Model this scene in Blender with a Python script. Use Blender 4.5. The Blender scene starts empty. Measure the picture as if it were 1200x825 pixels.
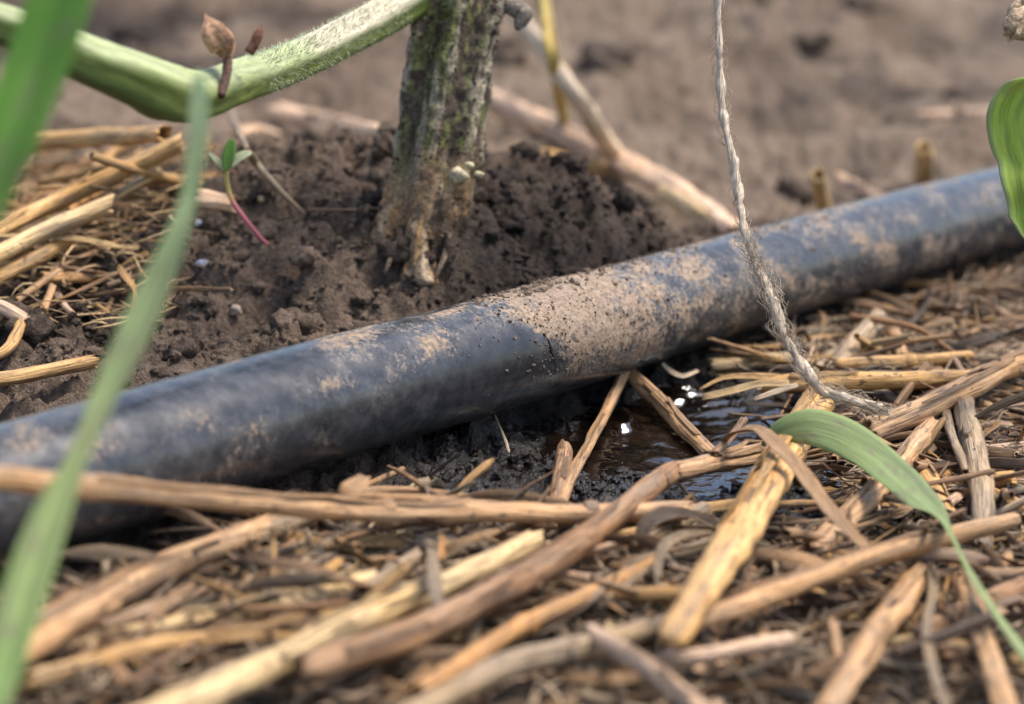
import bpy, math, random
import numpy as np
from math import sin, cos, radians as R, pi
random.seed(7); RNG = np.random.default_rng(7)
S = 0.001                                    # everything below is laid out in millimetres

# ------------------------------------------------------------------ camera, light, exposure
sc = bpy.context.scene
col = sc.collection
PITCH = R(16.0); FPX = 2800.0; CAMZ = 122.0  # focal length in pixels of the 1200 px wide photograph
cam = bpy.data.cameras.new("camera"); camo = bpy.data.objects.new("camera", cam); col.objects.link(camo)
camo.location = (0, 0, CAMZ*S); camo.rotation_euler = (pi/2 - PITCH, 0, 0)
cam.sensor_width = 36; cam.lens = FPX/1200*36
cam.clip_start = 0.01; cam.clip_end = 500
cam.dof.use_dof = True; cam.dof.focus_distance = 0.388; cam.dof.aperture_fstop = 16.5
sc.camera = camo
SUN_EL, SUN_AZ = R(64), R(78)               # azimuth from straight ahead (+Y), towards +X
sd = (sin(SUN_AZ)*cos(SUN_EL), cos(SUN_AZ)*cos(SUN_EL), sin(SUN_EL))
w = bpy.data.worlds.new("World"); sc.world = w; w.use_nodes = True
nt = w.node_tree; bg = nt.nodes["Background"]
sky = nt.nodes.new("ShaderNodeTexSky"); sky.sky_type = 'NISHITA'; sky.sun_disc = False
sky.sun_elevation = SUN_EL; sky.sun_rotation = SUN_AZ
sky.air_density = 1.0; sky.dust_density = 2.2; sky.ozone_density = 0.35
nt.links.new(sky.outputs[0], bg.inputs[0]); bg.inputs[1].default_value = 0.115
sun = bpy.data.lights.new("sun", 'SUN'); sun.energy = 2.3; sun.angle = R(24); sun.color = (1, .94, .86)
suno = bpy.data.objects.new("sun", sun); col.objects.link(suno); suno.location = (0, 0.4, 1)
from mathutils import Vector, Matrix, Euler
suno.rotation_euler = Vector(sd).to_track_quat('Z', 'Y').to_euler()
sc.view_settings.view_transform = 'Standard'; sc.view_settings.look = 'None'
sc.view_settings.exposure = 1.25; sc.view_settings.gamma = 1
sc.cycles.max_bounces = 6

# ------------------------------------------------------------------ numpy noise
def hsh(ix, iy, seed):
    h = (ix.astype(np.int64)*374761393 + iy.astype(np.int64)*668265263 + seed*974634721) & 0xffffffff
    h = ((h ^ (h >> 13))*1274126177) & 0xffffffff
    h = ((h ^ (h >> 16))*2246822519) & 0xffffffff
    return ((h ^ (h >> 15)) & 0xffffff)/float(0x1000000)
def vnoise(x, y, seed=0):
    x = np.asarray(x, float); y = np.asarray(y, float)
    ix = np.floor(x); iy = np.floor(y); fx = x-ix; fy = y-iy
    ux = fx*fx*fx*(fx*(fx*6-15)+10); uy = fy*fy*fy*(fy*(fy*6-15)+10)
    a = hsh(ix, iy, seed); b = hsh(ix+1, iy, seed); c = hsh(ix, iy+1, seed); d = hsh(ix+1, iy+1, seed)
    return ((a*(1-ux)+b*ux)*(1-uy) + (c*(1-ux)+d*ux)*uy)*2-1
def fbm(x, y, octs, seed=0, gain=.5):
    t = 0; a = 1; n = 0; ca, sa = cos(.6), sin(.6)
    for o in range(octs):
        t = t + a*vnoise(x, y, seed+o*17); n += a; a *= gain
        x, y = (x*ca-y*sa)*2.03+3.1, (x*sa+y*ca)*2.03-1.7
    return t/n
def worley(x, y, seed=0):
    ix = np.floor(x); iy = np.floor(y); best = np.full(np.shape(x), 9.0)
    for dx in (-1, 0, 1):
        for dy in (-1, 0, 1):
            cx = ix+dx; cy = iy+dy
            px = cx+hsh(cx, cy, seed); py = cy+hsh(cx, cy, seed+5)
            best = np.minimum(best, (x-px)**2+(y-py)**2)
    return np.sqrt(best)
def sstep(a, b, x):
    t = np.clip((x-a)/(b-a), 0, 1); return t*t*(3-2*t)

# ------------------------------------------------------------------ pixel <-> place, smooth terrain
CP, SP = cos(PITCH), sin(PITCH)
def P(px, py, d):
    a = (px-600)/FPX; b = (412.5-py)/FPX
    return np.array((d*a, d*(CP+b*SP), CAMZ+d*(-SP+b*CP)))
def hose_pt(px):                             # axis of the hose: measured centre line, depth from its measured thickness
    xs = [-260, 0, 240, 400, 500, 667, 800, 1033, 1162, 1420]
    ys = [655, 582, 511, 463.5, 436.5, 390.5, 351, 283, 248, 180]
    th = 153-(px-240)*.0575
    return P(px, np.interp(px, xs, ys), FPX*19/th)
HA, HB = hose_pt(240), hose_pt(1100)
HS = (HB[1]-HA[1])/(HB[0]-HA[0]); HC = 1/math.hypot(1, HS)
def hose_d(x, y): return (y-(HA[1]+HS*(x-HA[0])))*HC      # signed distance from the hose line, + behind it
PUD = BASE = None
def G(x, y):
    x = np.asarray(x, float); y = np.asarray(y, float)
    d = hose_d(x, y)
    t = 2.0-.065*np.clip(x, -140, 140)*np.exp(-np.clip(y-600, 0, None)/300)
    z = t-2.5*sstep(4, -14, d)
    z = z+25*np.exp(-(np.abs(x+25)/54)**3.2-(np.abs(y-462)/48)**2.6)*sstep(-4, 28, d)
    if BASE is not None: z = z+5.5*np.exp(-((x-BASE[0])/15)**2-((y-BASE[1]+3)/13)**2)
    z = z+7*np.exp(-((x-22)/22)**2-((y-452)/20)**2)
    z = z-2.5*np.exp(-(d/11)**2)
    if PUD is not None:
        z = z-4.6*np.exp(-(((x-PUD[0])/30)**2+((y-PUD[1])/29)**2)**1.6)
    return z
def GP(px, py, h=0.0):
    lo, hi = 150.0, None; d = 150.0; prev = d
    while d < 6000:
        p = P(px, py, d)
        if p[2]-float(G(p[0], p[1]))-h <= 0: hi = d; break
        prev = d; d *= 1.01
    if hi is None: return P(px, py, 3000)
    lo = prev
    for _ in range(18):
        m = (lo+hi)/2; p = P(px, py, m)
        if p[2]-float(G(p[0], p[1]))-h <= 0: hi = m
        else: lo = m
    return P(px, py, hi)
def depth(p): return p[1]*CP-(p[2]-CAMZ)*SP
PUD = GP(765, 508); _b = GP(492, 298); BASE = _b

PW = GP(718, 548); PWX = abs(GP(965, 548)[0]-PW[0]); PWY = (GP(715, 442)[1]-GP(715, 655)[1])/2
# full soil relief
def relief(x, y):
    d = hose_d(x, y)
    front = sstep(2, -10, d)
    far = sstep(505, 600, y)
    wx = x+2.2*fbm(x/6, y/6, 3, 3); wy = y+2.2*fbm(x/6, y/6, 3, 9)
    z = 3.2*fbm(x/26, y/26, 2, 11)*(1-.6*front)
    vx = x+1.1*fbm(x/1.9, y/1.9, 2, 13)+2.6*fbm(x/7, y/7, 2, 14); vy = y+1.1*fbm(x/1.9, y/1.9, 2, 19)+2.6*fbm(x/7, y/7, 2, 15)
    w1 = worley(vx/11, vy/11, 1); w2 = worley(vx/4.6, vy/4.6, 2); w3 = worley(vx/1.9, vy/1.9, 4)
    clod = 6.2*(.5-w1)+2.4*(.5-w2)+.7*(.5-w3)
    bb = fbm(x/3.4, y/3.4, 4, 21, .62); pit = sstep(.12, .45, fbm(x/4.5, y/4.5, 3, 23))
    z = z+(clod+3.4*bb-3.0*pit)*(1-.68*front)*(1-.45*far)+.55*fbm(x/1.3, y/1.3, 2, 25)
    lump = fbm(x/70, y/62, 4, 31)
    z = z+far*(12*lump+4.0*np.abs(fbm(x/38, y/44, 3, 33))-9.0*sstep(.12, .5, fbm(x/46, y/36, 3, 35))+3*(.5-worley(vx/24, vy/27, 8)))
    return z
def H(x, y): return G(x, y)+relief(x, y)
def wetness(x, y):
    d = hose_d(x, y)
    q = (np.abs((x-PW[0])/PWX)**4+np.abs((y-PW[1])/PWY)**4)**.25
    wet = sstep(1.22, .85, q+.12*fbm(x/7, y/7, 3, 41))
    return np.clip(wet*sstep(16, 2, d), 0, 1)
def damp_and_shade(x, y):                              # moist soil under mulch and right of stem, plus painted shadow left of mound
    d = hose_d(x, y)
    a = sstep(6, -6, d)*.92*sstep(-200, -60, -d*0+(-20))
    b = 1.0*np.exp(-(((x-14)/34)**2+((y-428)/32)**2)**1.6)
    c = .8*np.exp(-(((x+80)/16)**2+((y-425)/40)**2)**2)  # shadow beside the mound's left slope, painted into the soil colour
    far = .85*sstep(500, 560, y)*sstep(-.02, .38, fbm(x/85+.7, y/120, 4, 53))
    return np.clip(np.maximum(np.maximum(np.maximum(a, b), c), far)+.30*fbm(x/11, y/11, 3, 51)+.12*sstep(2, 10, G(x, y)-2), 0, 1)

# ------------------------------------------------------------------ mesh building
def settle(o):                               # origin to the foot of the thing
    me = o.data; v = np.zeros(len(me.vertices)*3, np.float32); me.vertices.foreach_get("co", v); v = v.reshape(-1, 3)
    c = v.mean(0); c[2] = v[:, 2].min(); me.vertices.foreach_set("co", (v-c).ravel()); me.update(); o.location = c.tolist()
def adopt(o, parent):
    o.parent = parent
    if parent.parent is None: o.matrix_parent_inverse = Matrix.Translation(-parent.location)
class MB:
    def __init__(s): s.v = []; s.f = []; s.uv = []; s.c = []; s.n = 0
    def add(s, verts, faces, uvs=None, cols=None):
        o = s.n; s.v.extend(map(tuple, verts)); s.n += len(verts)
        for k, f in enumerate(faces):
            s.f.append(tuple(i+o for i in f))
            s.uv.extend(uvs[k] if uvs else [(0, 0)]*len(f))
        s.c.extend(map(tuple, cols) if cols is not None else [(1, 1, 1, 1)]*len(verts))
        return s
    def mesh(s, name, smooth=True):
        me = bpy.data.meshes.new(name)
        me.from_pydata((np.array(s.v)*S).tolist(), [], s.f)
        u = me.uv_layers.new(name="UVMap"); u.data.foreach_set("uv", np.array(s.uv, dtype=np.float32).ravel())
        a = me.color_attributes.new("Col", 'FLOAT_COLOR', 'POINT'); a.data.foreach_set("color", np.array(s.c, dtype=np.float32).ravel())
        if smooth: me.polygons.foreach_set("use_smooth", [True]*len(me.polygons))
        me.update(); return me
    def build(s, name, m, parent=None, smooth=True, color=None):
        o = bpy.data.objects.new(name, s.mesh(name, smooth)); o.data.materials.append(m)
        col.objects.link(o)
        if parent is None: settle(o)
        else: adopt(o, parent)
        if color: o.color = (*color, 1)
        return o
def fast_mesh(name, V, F, cols, m, smooth=True, parent=None):
    V = np.asarray(V, np.float32)*S; F = np.asarray(F, np.int32); k = F.shape[1]
    me = bpy.data.meshes.new(name)
    me.vertices.add(len(V)); me.vertices.foreach_set("co", V.ravel())
    me.loops.add(F.size); me.loops.foreach_set("vertex_index", F.ravel())
    me.polygons.add(len(F)); me.polygons.foreach_set("loop_start", np.arange(0, F.size, k, dtype=np.int32))
    me.polygons.foreach_set("loop_total", np.full(len(F), k, np.int32))
    me.polygons.foreach_set("use_smooth", np.full(len(F), smooth))
    a = me.color_attributes.new("Col", 'FLOAT_COLOR', 'POINT'); a.data.foreach_set("color", np.asarray(cols, np.float32).ravel())
    me.update(calc_edges=True); me.validate()
    o = bpy.data.objects.new(name, me); me.materials.append(m); col.objects.link(o)
    if parent is not None: adopt(o, parent)
    return o
def tag(o, label=None, cat=None, group=None, kind=None):
    if label: o["label"] = label
    if cat: o["category"] = cat
    if group: o["group"] = group
    if kind: o["kind"] = kind
    return o
def spline(pts, step):
    pts = np.array(pts, float)
    if len(pts) == 2: pts = np.array([pts[0], (pts[0]+pts[1])/2, pts[1]])
    q = np.vstack([2*pts[0]-pts[1], pts, 2*pts[-1]-pts[-2]]); out = []
    for i in range(1, len(q)-2):
        n = max(2, int(np.linalg.norm(q[i+1][:3]-q[i][:3])/step))
        t = np.linspace(0, 1, n, endpoint=False)[:, None]
        out.append(.5*((2*q[i])+(-q[i-1]+q[i+1])*t+(2*q[i-1]-5*q[i]+4*q[i+1]-q[i+2])*t**2+(-q[i-1]+3*q[i]-3*q[i+1]+q[i+2])*t**3))
    out.append(q[-2][None]); return np.vstack(out)
def frames(path, up=(0, 0, 1)):
    T = np.gradient(path, axis=0); T /= np.linalg.norm(T, axis=1)[:, None]+1e-9
    u = np.array(up, float); u -= T[0]*u.dot(T[0])
    if np.linalg.norm(u) < .05: u = np.array((1., 0, 0)); u -= T[0]*u.dot(T[0])
    u /= np.linalg.norm(u); N = []
    for t in T:
        u = u-t*u.dot(t); u /= np.linalg.norm(u); N.append(u.copy())
    N = np.array(N); return T, N, np.cross(T, N)
def tube(mb, path, rad, sides=12, ends=('hollow', 'hollow'), rfun=None, ragged=.8, cfun=None, up=(0, 0, 1), flat=1.0):
    path = np.array(path, float); n = len(path); rad = np.broadcast_to(rad, (n,)).astype(float)
    T, N, B = frames(path, up)
    s = np.concatenate([[0], np.cumsum(np.linalg.norm(np.diff(path, axis=0), axis=1))])
    th = np.arange(sides)/sides*2*pi
    rr = rad[:, None]*np.ones(sides)
    if rfun is not None: rr = rr*rfun(th[None, :], s[:, None])
    V = path[:, None, :]+rr[..., None]*(np.cos(th)[None, :, None]*N[:, None, :]*flat+np.sin(th)[None, :, None]*B[:, None, :])
    rings = [V[i] for i in range(n)]; vs = list(s)
    def end(i, sg, kind):
        t = T[i]*sg; out = []
        if kind == 'hollow':
            off = t*(RNG.random((sides, 1))*ragged*rad[i]*.9)
            outer = V[i]+off; c = path[i]
            inner = c+(V[i]-c)*.72+off*.9
            deep = c+(V[i]-c)*.6-t*rad[i]*1.6
            out = [outer, inner, deep, np.repeat((c-t*rad[i]*1.7)[None], sides, 0)]
        elif kind == 'round':
            for a in (.4, .75, .95): out.append(path[i]+(V[i]-path[i])*cos(a*pi/2)+t*rad[i]*sin(a*pi/2)*.8)
            out.append(np.repeat((path[i]+t*rad[i]*.8)[None], sides, 0))
        elif kind == 'flat':
            out = [path[i]+(V[i]-path[i])*.9+t*.1*rad[i], np.repeat((path[i]+t*.1*rad[i])[None], sides, 0)]
        elif kind == 'point':
            out = [np.repeat((path[i]+t*rad[i]*2)[None], sides, 0)]
        return out
    e0 = end(0, -1, ends[0]); e1 = end(n-1, 1, ends[1])
    rings = e0[::-1]+rings+e1; vs = [vs[0]-.4*(k+1) for k in range(len(e0))][::-1]+vs+[vs[-1]+.4*(k+1) for k in range(len(e1))]
    verts = np.vstack(rings); F = []; U = []
    for i in range(len(rings)-1):
        for j in range(sides):
            k = (j+1) % sides
            F.append((i*sides+j, i*sides+k, (i+1)*sides+k, (i+1)*sides+j))
            U.append([(j/sides, vs[i]), ((j+1)/sides, vs[i]), ((j+1)/sides, vs[i+1]), (j/sides, vs[i+1])])
    cols = None
    if cfun is not None:
        c = cfun(th[None, :], s[:, None], V)
        cols = np.vstack([np.repeat(c[:1], len(e0), 0), c, np.repeat(c[-1:], len(e1), 0)]).reshape(-1, 4)
    mb.add(verts, F, U, cols); return mb
def ribbon(mb, path, wid, nrm, thick=.25, fold=.0, cross=4, cols=None):
    """a leaf or strip with real thickness; nrm: normal per point or one normal; fold lifts the edges into a V"""
    path = np.array(path, float); n = len(path); wid = np.broadcast_to(wid, (n,)).astype(float)
    T = np.gradient(path, axis=0); T /= np.linalg.norm(T, axis=1)[:, None]+1e-9
    nr = np.array(nrm, float); nr = np.broadcast_to(nr, (n, 3)).copy()
    W = np.cross(T, nr); W /= np.linalg.norm(W, axis=1)[:, None]+1e-9; nr = np.cross(W, T)
    s = np.concatenate([[0], np.cumsum(np.linalg.norm(np.diff(path, axis=0), axis=1))])
    a = np.linspace(-1, 1, cross+1)
    top = path[:, None, :]+.5*wid[:, None, None]*a[None, :, None]*W[:, None, :]+(fold*wid[:, None]*(np.abs(a)**1.5)[None])[..., None]*nr[:, None, :]
    edge = (1-np.abs(a)**4*.8)[None, :, None]
    lower = top-thick*edge*nr[:, None, :]
    m = cross+1; ring = np.concatenate([top, lower[:, ::-1]], axis=1); k = 2*m
    verts = ring.reshape(-1, 3); F = []; U = []
    uu = list((a+1)/2)+list((a[::-1]+1)/2)
    for i in range(n-1):
        for j in range(k):
            l = (j+1) % k
            F.append((i*k+j, i*k+l, (i+1)*k+l, (i+1)*k+j)); U.append([(uu[j], s[i]), (uu[l], s[i]), (uu[l], s[i+1]), (uu[j], s[i+1])])
    F.append(tuple(range(k))[::-1]); U.append([(0, 0)]*k)
    F.append(tuple((n-1)*k+j for j in range(k))); U.append([(0, s[-1])]*k)
    mb.add(verts, F, U, cols); return mb

# ------------------------------------------------------------------ materials
class NT:
    def __init__(s, name):
        s.m = bpy.data.materials.new(name); s.m.use_nodes = True; s.t = s.m.node_tree
        s.b = s.t.nodes["Principled BSDF"]; s.out = s.t.nodes["Material Output"]
    def n(s, typ, **kw):
        nd = s.t.nodes.new("ShaderNode"+typ)
        for k, v in kw.items():
            if k.startswith("i_"):
                key = k[2:]; key = int(key) if key.isdigit() else key
                s.set(nd.inputs[key], v)
            else: setattr(nd, k, v)
        return nd
    def set(s, inp, v):
        if isinstance(v, bpy.types.NodeSocket): s.t.links.new(v, inp)
        elif isinstance(v, bpy.types.Node): s.t.links.new(v.outputs[0], inp)
        else: inp.default_value = (*v, 1) if isinstance(v, tuple) and len(v) == 3 and inp.type == 'RGBA' else v
    def noise(s, vec, scale, detail=4, rough=.55, dist=0):
        return s.n("TexNoise", i_Vector=vec, i_Scale=scale, i_Detail=detail, i_Roughness=rough, i_Distortion=dist).outputs[0]
    def ramp(s, f, a, b, lo=0., hi=1.):
        return s.n("MapRange", interpolation_type='SMOOTHSTEP', i_0=f, i_1=a, i_2=b, i_3=lo, i_4=hi).outputs[0]
    def mix(s, f, a, b, mode='MIX'):
        nd = s.t.nodes.new("ShaderNodeMix"); nd.data_type = 'RGBA'; nd.blend_type = mode
        s.set(nd.inputs[0], f); s.set(nd.inputs[6], a); s.set(nd.inputs[7], b); return nd.outputs[2]
    def math(s, op, a, b=0., c=0.):
        return s.n("Math", operation=op, i_0=a, i_1=b, i_2=c).outputs[0]
    def bump(s, h, strength, dist, prev=None):
        nd = s.n("Bump", i_Strength=strength, i_Distance=dist, i_Height=h)
        if prev is not None: s.set(nd.inputs["Normal"], prev)
        return nd.outputs[0]
    def bsdf(s, **kw):
        for k, v in kw.items(): s.set(s.b.inputs[k.replace("_", " ")], v)
        return s.m
def soil_mat():
    t = NT("soil"); g = t.n("NewGeometry").outputs["Position"]
    a = t.n("Attribute", attribute_name="Col"); sep = t.n("SeparateColor", i_0=a.outputs[0])
    wet, dp, pale = sep.outputs[0], sep.outputs[1], sep.outputs[2]
    n1 = t.noise(g, 130, 5, .6); n2 = t.noise(g, 900, 4, .65); n3 = t.noise(g, 2600, 2, .6)
    base = t.mix(t.ramp(n1, .3, .7), (.070, .048, .034), (.140, .097, .068))
    base = t.mix(t.ramp(n2, .35, .75), base, (.20, .142, .10))
    base = t.mix(t.ramp(n3, .60, .72, 0, .7), base, (.37, .29, .225)); base = t.mix(t.ramp(n3, .40, .28, 0, .55), base, (.045, .032, .025))
    base = t.mix(t.ramp(n2, .44, .3, 0, .7), base, (.045, .032, .025))
    base = t.mix(t.math('MULTIPLY', pale, .60), base, t.mix(t.ramp(n1, .3, .7), (.18, .132, .094), (.285, .218, .162)))
    base = t.mix(dp, base, t.mix(t.ramp(n2, .35, .7), (.014, .010, .008), (.045, .032, .025)))
    base = t.mix(wet, base, t.mix(t.ramp(n1, .3, .7), (.006, .004, .003), (.020, .012, .008)))
    rough = t.math('MAXIMUM', .09, t.math('SUBTRACT', .92, t.math('ADD', t.math('MULTIPLY', wet, .72), t.math('MULTIPLY', dp, .12))))
    bn = t.bump(n2, .9, .0011); bn = t.bump(n3, .8, .0005, bn)
    return t.bsdf(Base_Color=base, Roughness=rough, Normal=bn, Specular_IOR_Level=t.math('ADD', .2, t.math('MULTIPLY', wet, .3)))
def straw_mat(name="straw", attr=False):
    t = NT(name); uv = t.n("UVMap", uv_map="UVMap").outputs[0]; oi = t.n("ObjectInfo")
    sep = t.n("SeparateXYZ", i_0=uv); u = sep.outputs[0]
    v = t.math('ADD', sep.outputs[1], t.math('MULTIPLY', oi.outputs["Random"], 300.))
    def vec(a, b): return t.n("CombineXYZ", i_0=t.math('MULTIPLY', u, a), i_1=t.math('MULTIPLY', v, b), i_2=t.math('MULTIPLY', oi.outputs["Random"], 50.)).outputs[0]
    c = t.n('Attribute', attribute_name='Col').outputs[0] if attr else oi.outputs["Color"]
    st = t.noise(vec(17, .07), 1, 4, .68); fine = t.noise(vec(44, .16), 1, 3, .6)
    pat = t.noise(vec(4.5, .055), 1, 4, .62); blot = t.noise(vec(6.5, .13), 1, 5, .7, .4); spk = t.noise(vec(10, .45), 1, 3, .6); lon = t.noise(vec(.6, .06), 1, 2, .5)
    base = t.mix(t.ramp(st, .36, .62), t.mix(1., c, (.38, .32, .27), 'MULTIPLY'), t.mix(1., c, (1.15, 1.12, 1.08), 'MULTIPLY'))
    base = t.mix(t.ramp(lon, .40, .66, 0, .55), base, t.mix(1., c, (1.25, 1.02, .68), 'MULTIPLY'))
    base = t.mix(t.ramp(fine, .46, .62, .0, .6), base, t.mix(1., c, (1.35, 1.30, 1.2), 'MULTIPLY'))
    base = t.mix(t.ramp(pat, .50, .66, 0, .62), base, (.20, .16, .125))
    base = t.mix(t.ramp(blot, .55, .68, 0, .65), base, (.13, .092, .064))
    base = t.mix(t.ramp(spk, .62, .70, 0, .8), base, (.03, .022, .018))
    gl = t.ramp(fine, .45, .30, 0, .8); base = t.mix(gl, base, t.mix(1., c, (.28, .22, .18), 'MULTIPLY'))
    bn = t.bump(st, .7, .0006); bn = t.bump(fine, .7, .0004, bn)
    return t.bsdf(Base_Color=base, Roughness=t.ramp(pat, .3, .7, .42, .72), Normal=bn, Specular_IOR_Level=.35)
def vcol_mat(name, rough=.6, nscale=900, amount=.35, bump=.4, bdist=.0003, spec=.35, trans=0., stretch=None):
    t = NT(name); a = t.n("Attribute", attribute_name="Col").outputs[0]; g = t.n("NewGeometry").outputs["Position"]
    if stretch: g = t.n("Mapping", i_Vector=t.n("UVMap", uv_map="UVMap").outputs[0], i_Scale=stretch).outputs[0]; nscale = 1
    n = t.noise(g, nscale, 4, .6); n2 = t.noise(g, nscale*.17, 3, .6)
    base = t.mix(1., a, t.mix(t.ramp(n, .3, .7), (1-amount,)*3, (1+amount*.6,)*3), 'MULTIPLY')
    base = t.mix(1., base, t.mix(t.ramp(n2, .3, .7), (1-amount*.5,)*3, (1+amount*.3,)*3), 'MULTIPLY')
    m = t.bsdf(Base_Color=base, Roughness=rough, Normal=t.bump(n, bump, bdist), Specular_IOR_Level=spec)
    if trans:
        tr = t.n("BsdfTranslucent", i_0=base); mx = t.n("MixShader", i_0=trans, i_1=t.b.outputs[0], i_2=tr.outputs[0])
        t.t.links.new(mx.outputs[0], t.out.inputs[0])
    return m
def hose_mat():
    t = NT("hose_plastic"); g = t.n("NewGeometry").outputs["Position"]
    a = t.n("Attribute", attribute_name="Col"); sep = t.n("SeparateColor", i_0=a.outputs[0]); dirt, cake = sep.outputs[0], sep.outputs[1]
    n1 = t.noise(g, 190, 5, .62, .4); n2 = t.noise(g, 1100, 5, .68); n3 = t.noise(g, 60, 4, .6); n4 = t.noise(g, 3200, 2, .6)
    blot = t.math('ADD', t.math('MULTIPLY', n1, .46), t.math('MULTIPLY', n2, .54))
    thr = t.math('SUBTRACT', .86, t.math('MULTIPLY', dirt, .52))
    dust = t.ramp(t.math('SUBTRACT', blot, thr), -.045, .075)
    film = t.math('MULTIPLY', t.ramp(t.noise(g, 340, 6, .7), .36, .74, .03, .34), t.math('ADD', .35, dirt))
    pl = t.mix(t.ramp(n3, .3, .7), (.010, .012, .017), (.018, .022, .030))
    base = t.mix(film, pl, (.21, .205, .20))
    dcol = t.mix(t.ramp(n2, .3, .7), (.17, .112, .07), (.40, .285, .19)); dcol = t.mix(t.ramp(n4, .58, .72, 0, .6), dcol, (.07, .045, .03))
    n5 = t.noise(g, 1900, 4, .7); speck = t.math('MULTIPLY', t.ramp(n5, .50, .64, 0, .62), t.ramp(t.math('ADD', dirt, t.math('MULTIPLY', n1, .6)), .62, 1.05))
    base = t.mix(speck, base, t.mix(n2, (.16, .12, .09), (.38, .29, .21)))
    base = t.mix(t.math('MULTIPLY', dust, .80), base, dcol)
    rough = t.math('ADD', t.ramp(n1, .3, .7, .19, .34), t.math('MULTIPLY', dust, .45))
    bn = t.bump(dust, .35, .0004); bn = t.bump(n2, t.math('ADD', .05, t.math('MULTIPLY', dust, .4)), .0004, bn); bn = t.bump(n4, t.math('MULTIPLY', dust, .5), .0003, bn)
    return t.bsdf(Base_Color=base, Roughness=rough, Normal=bn, Specular_IOR_Level=.5)
def water_mat():
    t = NT("muddy_water"); g = t.n("NewGeometry").outputs["Position"]
    n = t.noise(g, 160, 3, .5, .5); base = t.mix(t.ramp(n, .35, .7), (.003, .002, .0015), (.012, .007, .0045))
    return t.bsdf(Base_Color=base, Roughness=.03, IOR=2.0, Specular_IOR_Level=.5, Normal=t.bump(t.noise(g, 260, 2, .5, 1.), .25, .0012))
def twine_mat():
    t = NT("twine_fibre"); uv = t.n("UVMap", uv_map="UVMap").outputs[0]
    m = t.n("Mapping", i_Vector=uv, i_Scale=(16, .35, 1), i_Rotation=(0, 0, 0)).outputs[0]
    n = t.noise(m, 1, 4, .65); n2 = t.noise(t.n("NewGeometry").outputs["Position"], 260, 3)
    base = t.mix(t.ramp(n, .3, .7), (.34, .25, .17), (.84, .71, .55)); base = t.mix(t.ramp(n2, .45, .7, 0, .6), base, (.30, .23, .17))
    return t.bsdf(Base_Color=base, Roughness=.85, Normal=t.bump(n, .8, .0004), Specular_IOR_Level=.15)
M_SOIL = soil_mat(); M_STRAW = straw_mat(); M_STRAWV = straw_mat('straw_litter', True); M_HOSE = hose_mat(); M_WATER = water_mat(); M_TWINE = twine_mat()
M_BARK = vcol_mat("plant_bark", .75, 1500, .5, .7, .0005, .25)
M_GREEN = vcol_mat("green_leaf", .42, 500, .20, .6, .0003, .4, .42, (30, .12, 1))
M_VINE = vcol_mat("green_stem", .55, 1, .28, .4, .0003, .3, 0, (26, .22, 1))
M_STONE = vcol_mat("stone", .6, 700, .4, .5, .0004)

# ------------------------------------------------------------------ ground
def grow(a, step, end, k):
    o = [a]
    while abs(o[-1]-a) < abs(end-a): o.append(o[-1]+step); step *= k
    return o[1:]
xs = grow(-118, -.76, -9000, 1.05)[::-1]+list(np.arange(-118, 118.1, .76))+grow(118, .76, 9000, 1.05)
ys = grow(262, -1.0, -6000, 1.09)[::-1]+list(np.arange(262, 520, .82))+grow(520, .84, 30000, 1.0135)
X, Y = np.meshgrid(np.array(xs), np.array(ys)); Z = H(X, Y)
ny, nx = X.shape; idx = np.arange(nx*ny).reshape(ny, nx)
F = np.stack([idx[:-1, :-1], idx[:-1, 1:], idx[1:, 1:], idx[1:, :-1]], -1).reshape(-1, 4)
def soil_cols(x, y): return np.stack([wetness(x, y), damp_and_shade(x, y), sstep(490, 560, y)*(1-.95*sstep(-.08, .42, fbm(x/60, y/95, 4, 61))), np.ones_like(x)], -1)
ground = fast_mesh("ground", np.stack([X, Y, Z], -1).reshape(-1, 3), F, soil_cols(X, Y).reshape(-1, 4), M_SOIL)
tag(ground, "crumbly brown garden soil heaped round the plant stem", None, None, "structure")

# ------------------------------------------------------------------ puddle
WZ = float(G(PUD[0], PUD[1]))+2.6
def make_puddle():
    cx, cy = PUD[0]+3, PUD[1]+4
    gx, gy = np.meshgrid(np.linspace(-42, 38, 200), np.linspace(-34, 30, 170))
    x = cx+gx; y = cy+gy
    dp = GP(800, 447); r = np.hypot(x-dp[0], (y-dp[1])*1.0)
    z = WZ+.75*np.sin(r*1.5+1.2*fbm(x/9, y/9, 2, 72))*np.exp(-r/13)+.9*fbm(x/6, y/9, 3, 71)*(.35+1.2*np.exp(-r/16))
    q = GP(722, 512); r2 = np.hypot(x-q[0], (y-q[1])/1.9); z = z+1.5*np.exp(-((r2-2.6)/.75)**2)*(.6+.4*np.sign(x-q[0]))
    n, m = x.shape[0], x.shape[1]; ii = np.arange(n*m).reshape(n, m)
    f = np.stack([ii[:-1, :-1], ii[:-1, 1:], ii[1:, 1:], ii[1:, :-1]], -1).reshape(-1, 4)
    o = fast_mesh("puddle", np.stack([x, y, z], -1).reshape(-1, 3), f, np.ones((n*m, 4)), M_WATER)
    tag(o, "small muddy puddle under the black hose", None, None, "structure")
make_puddle()

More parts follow.
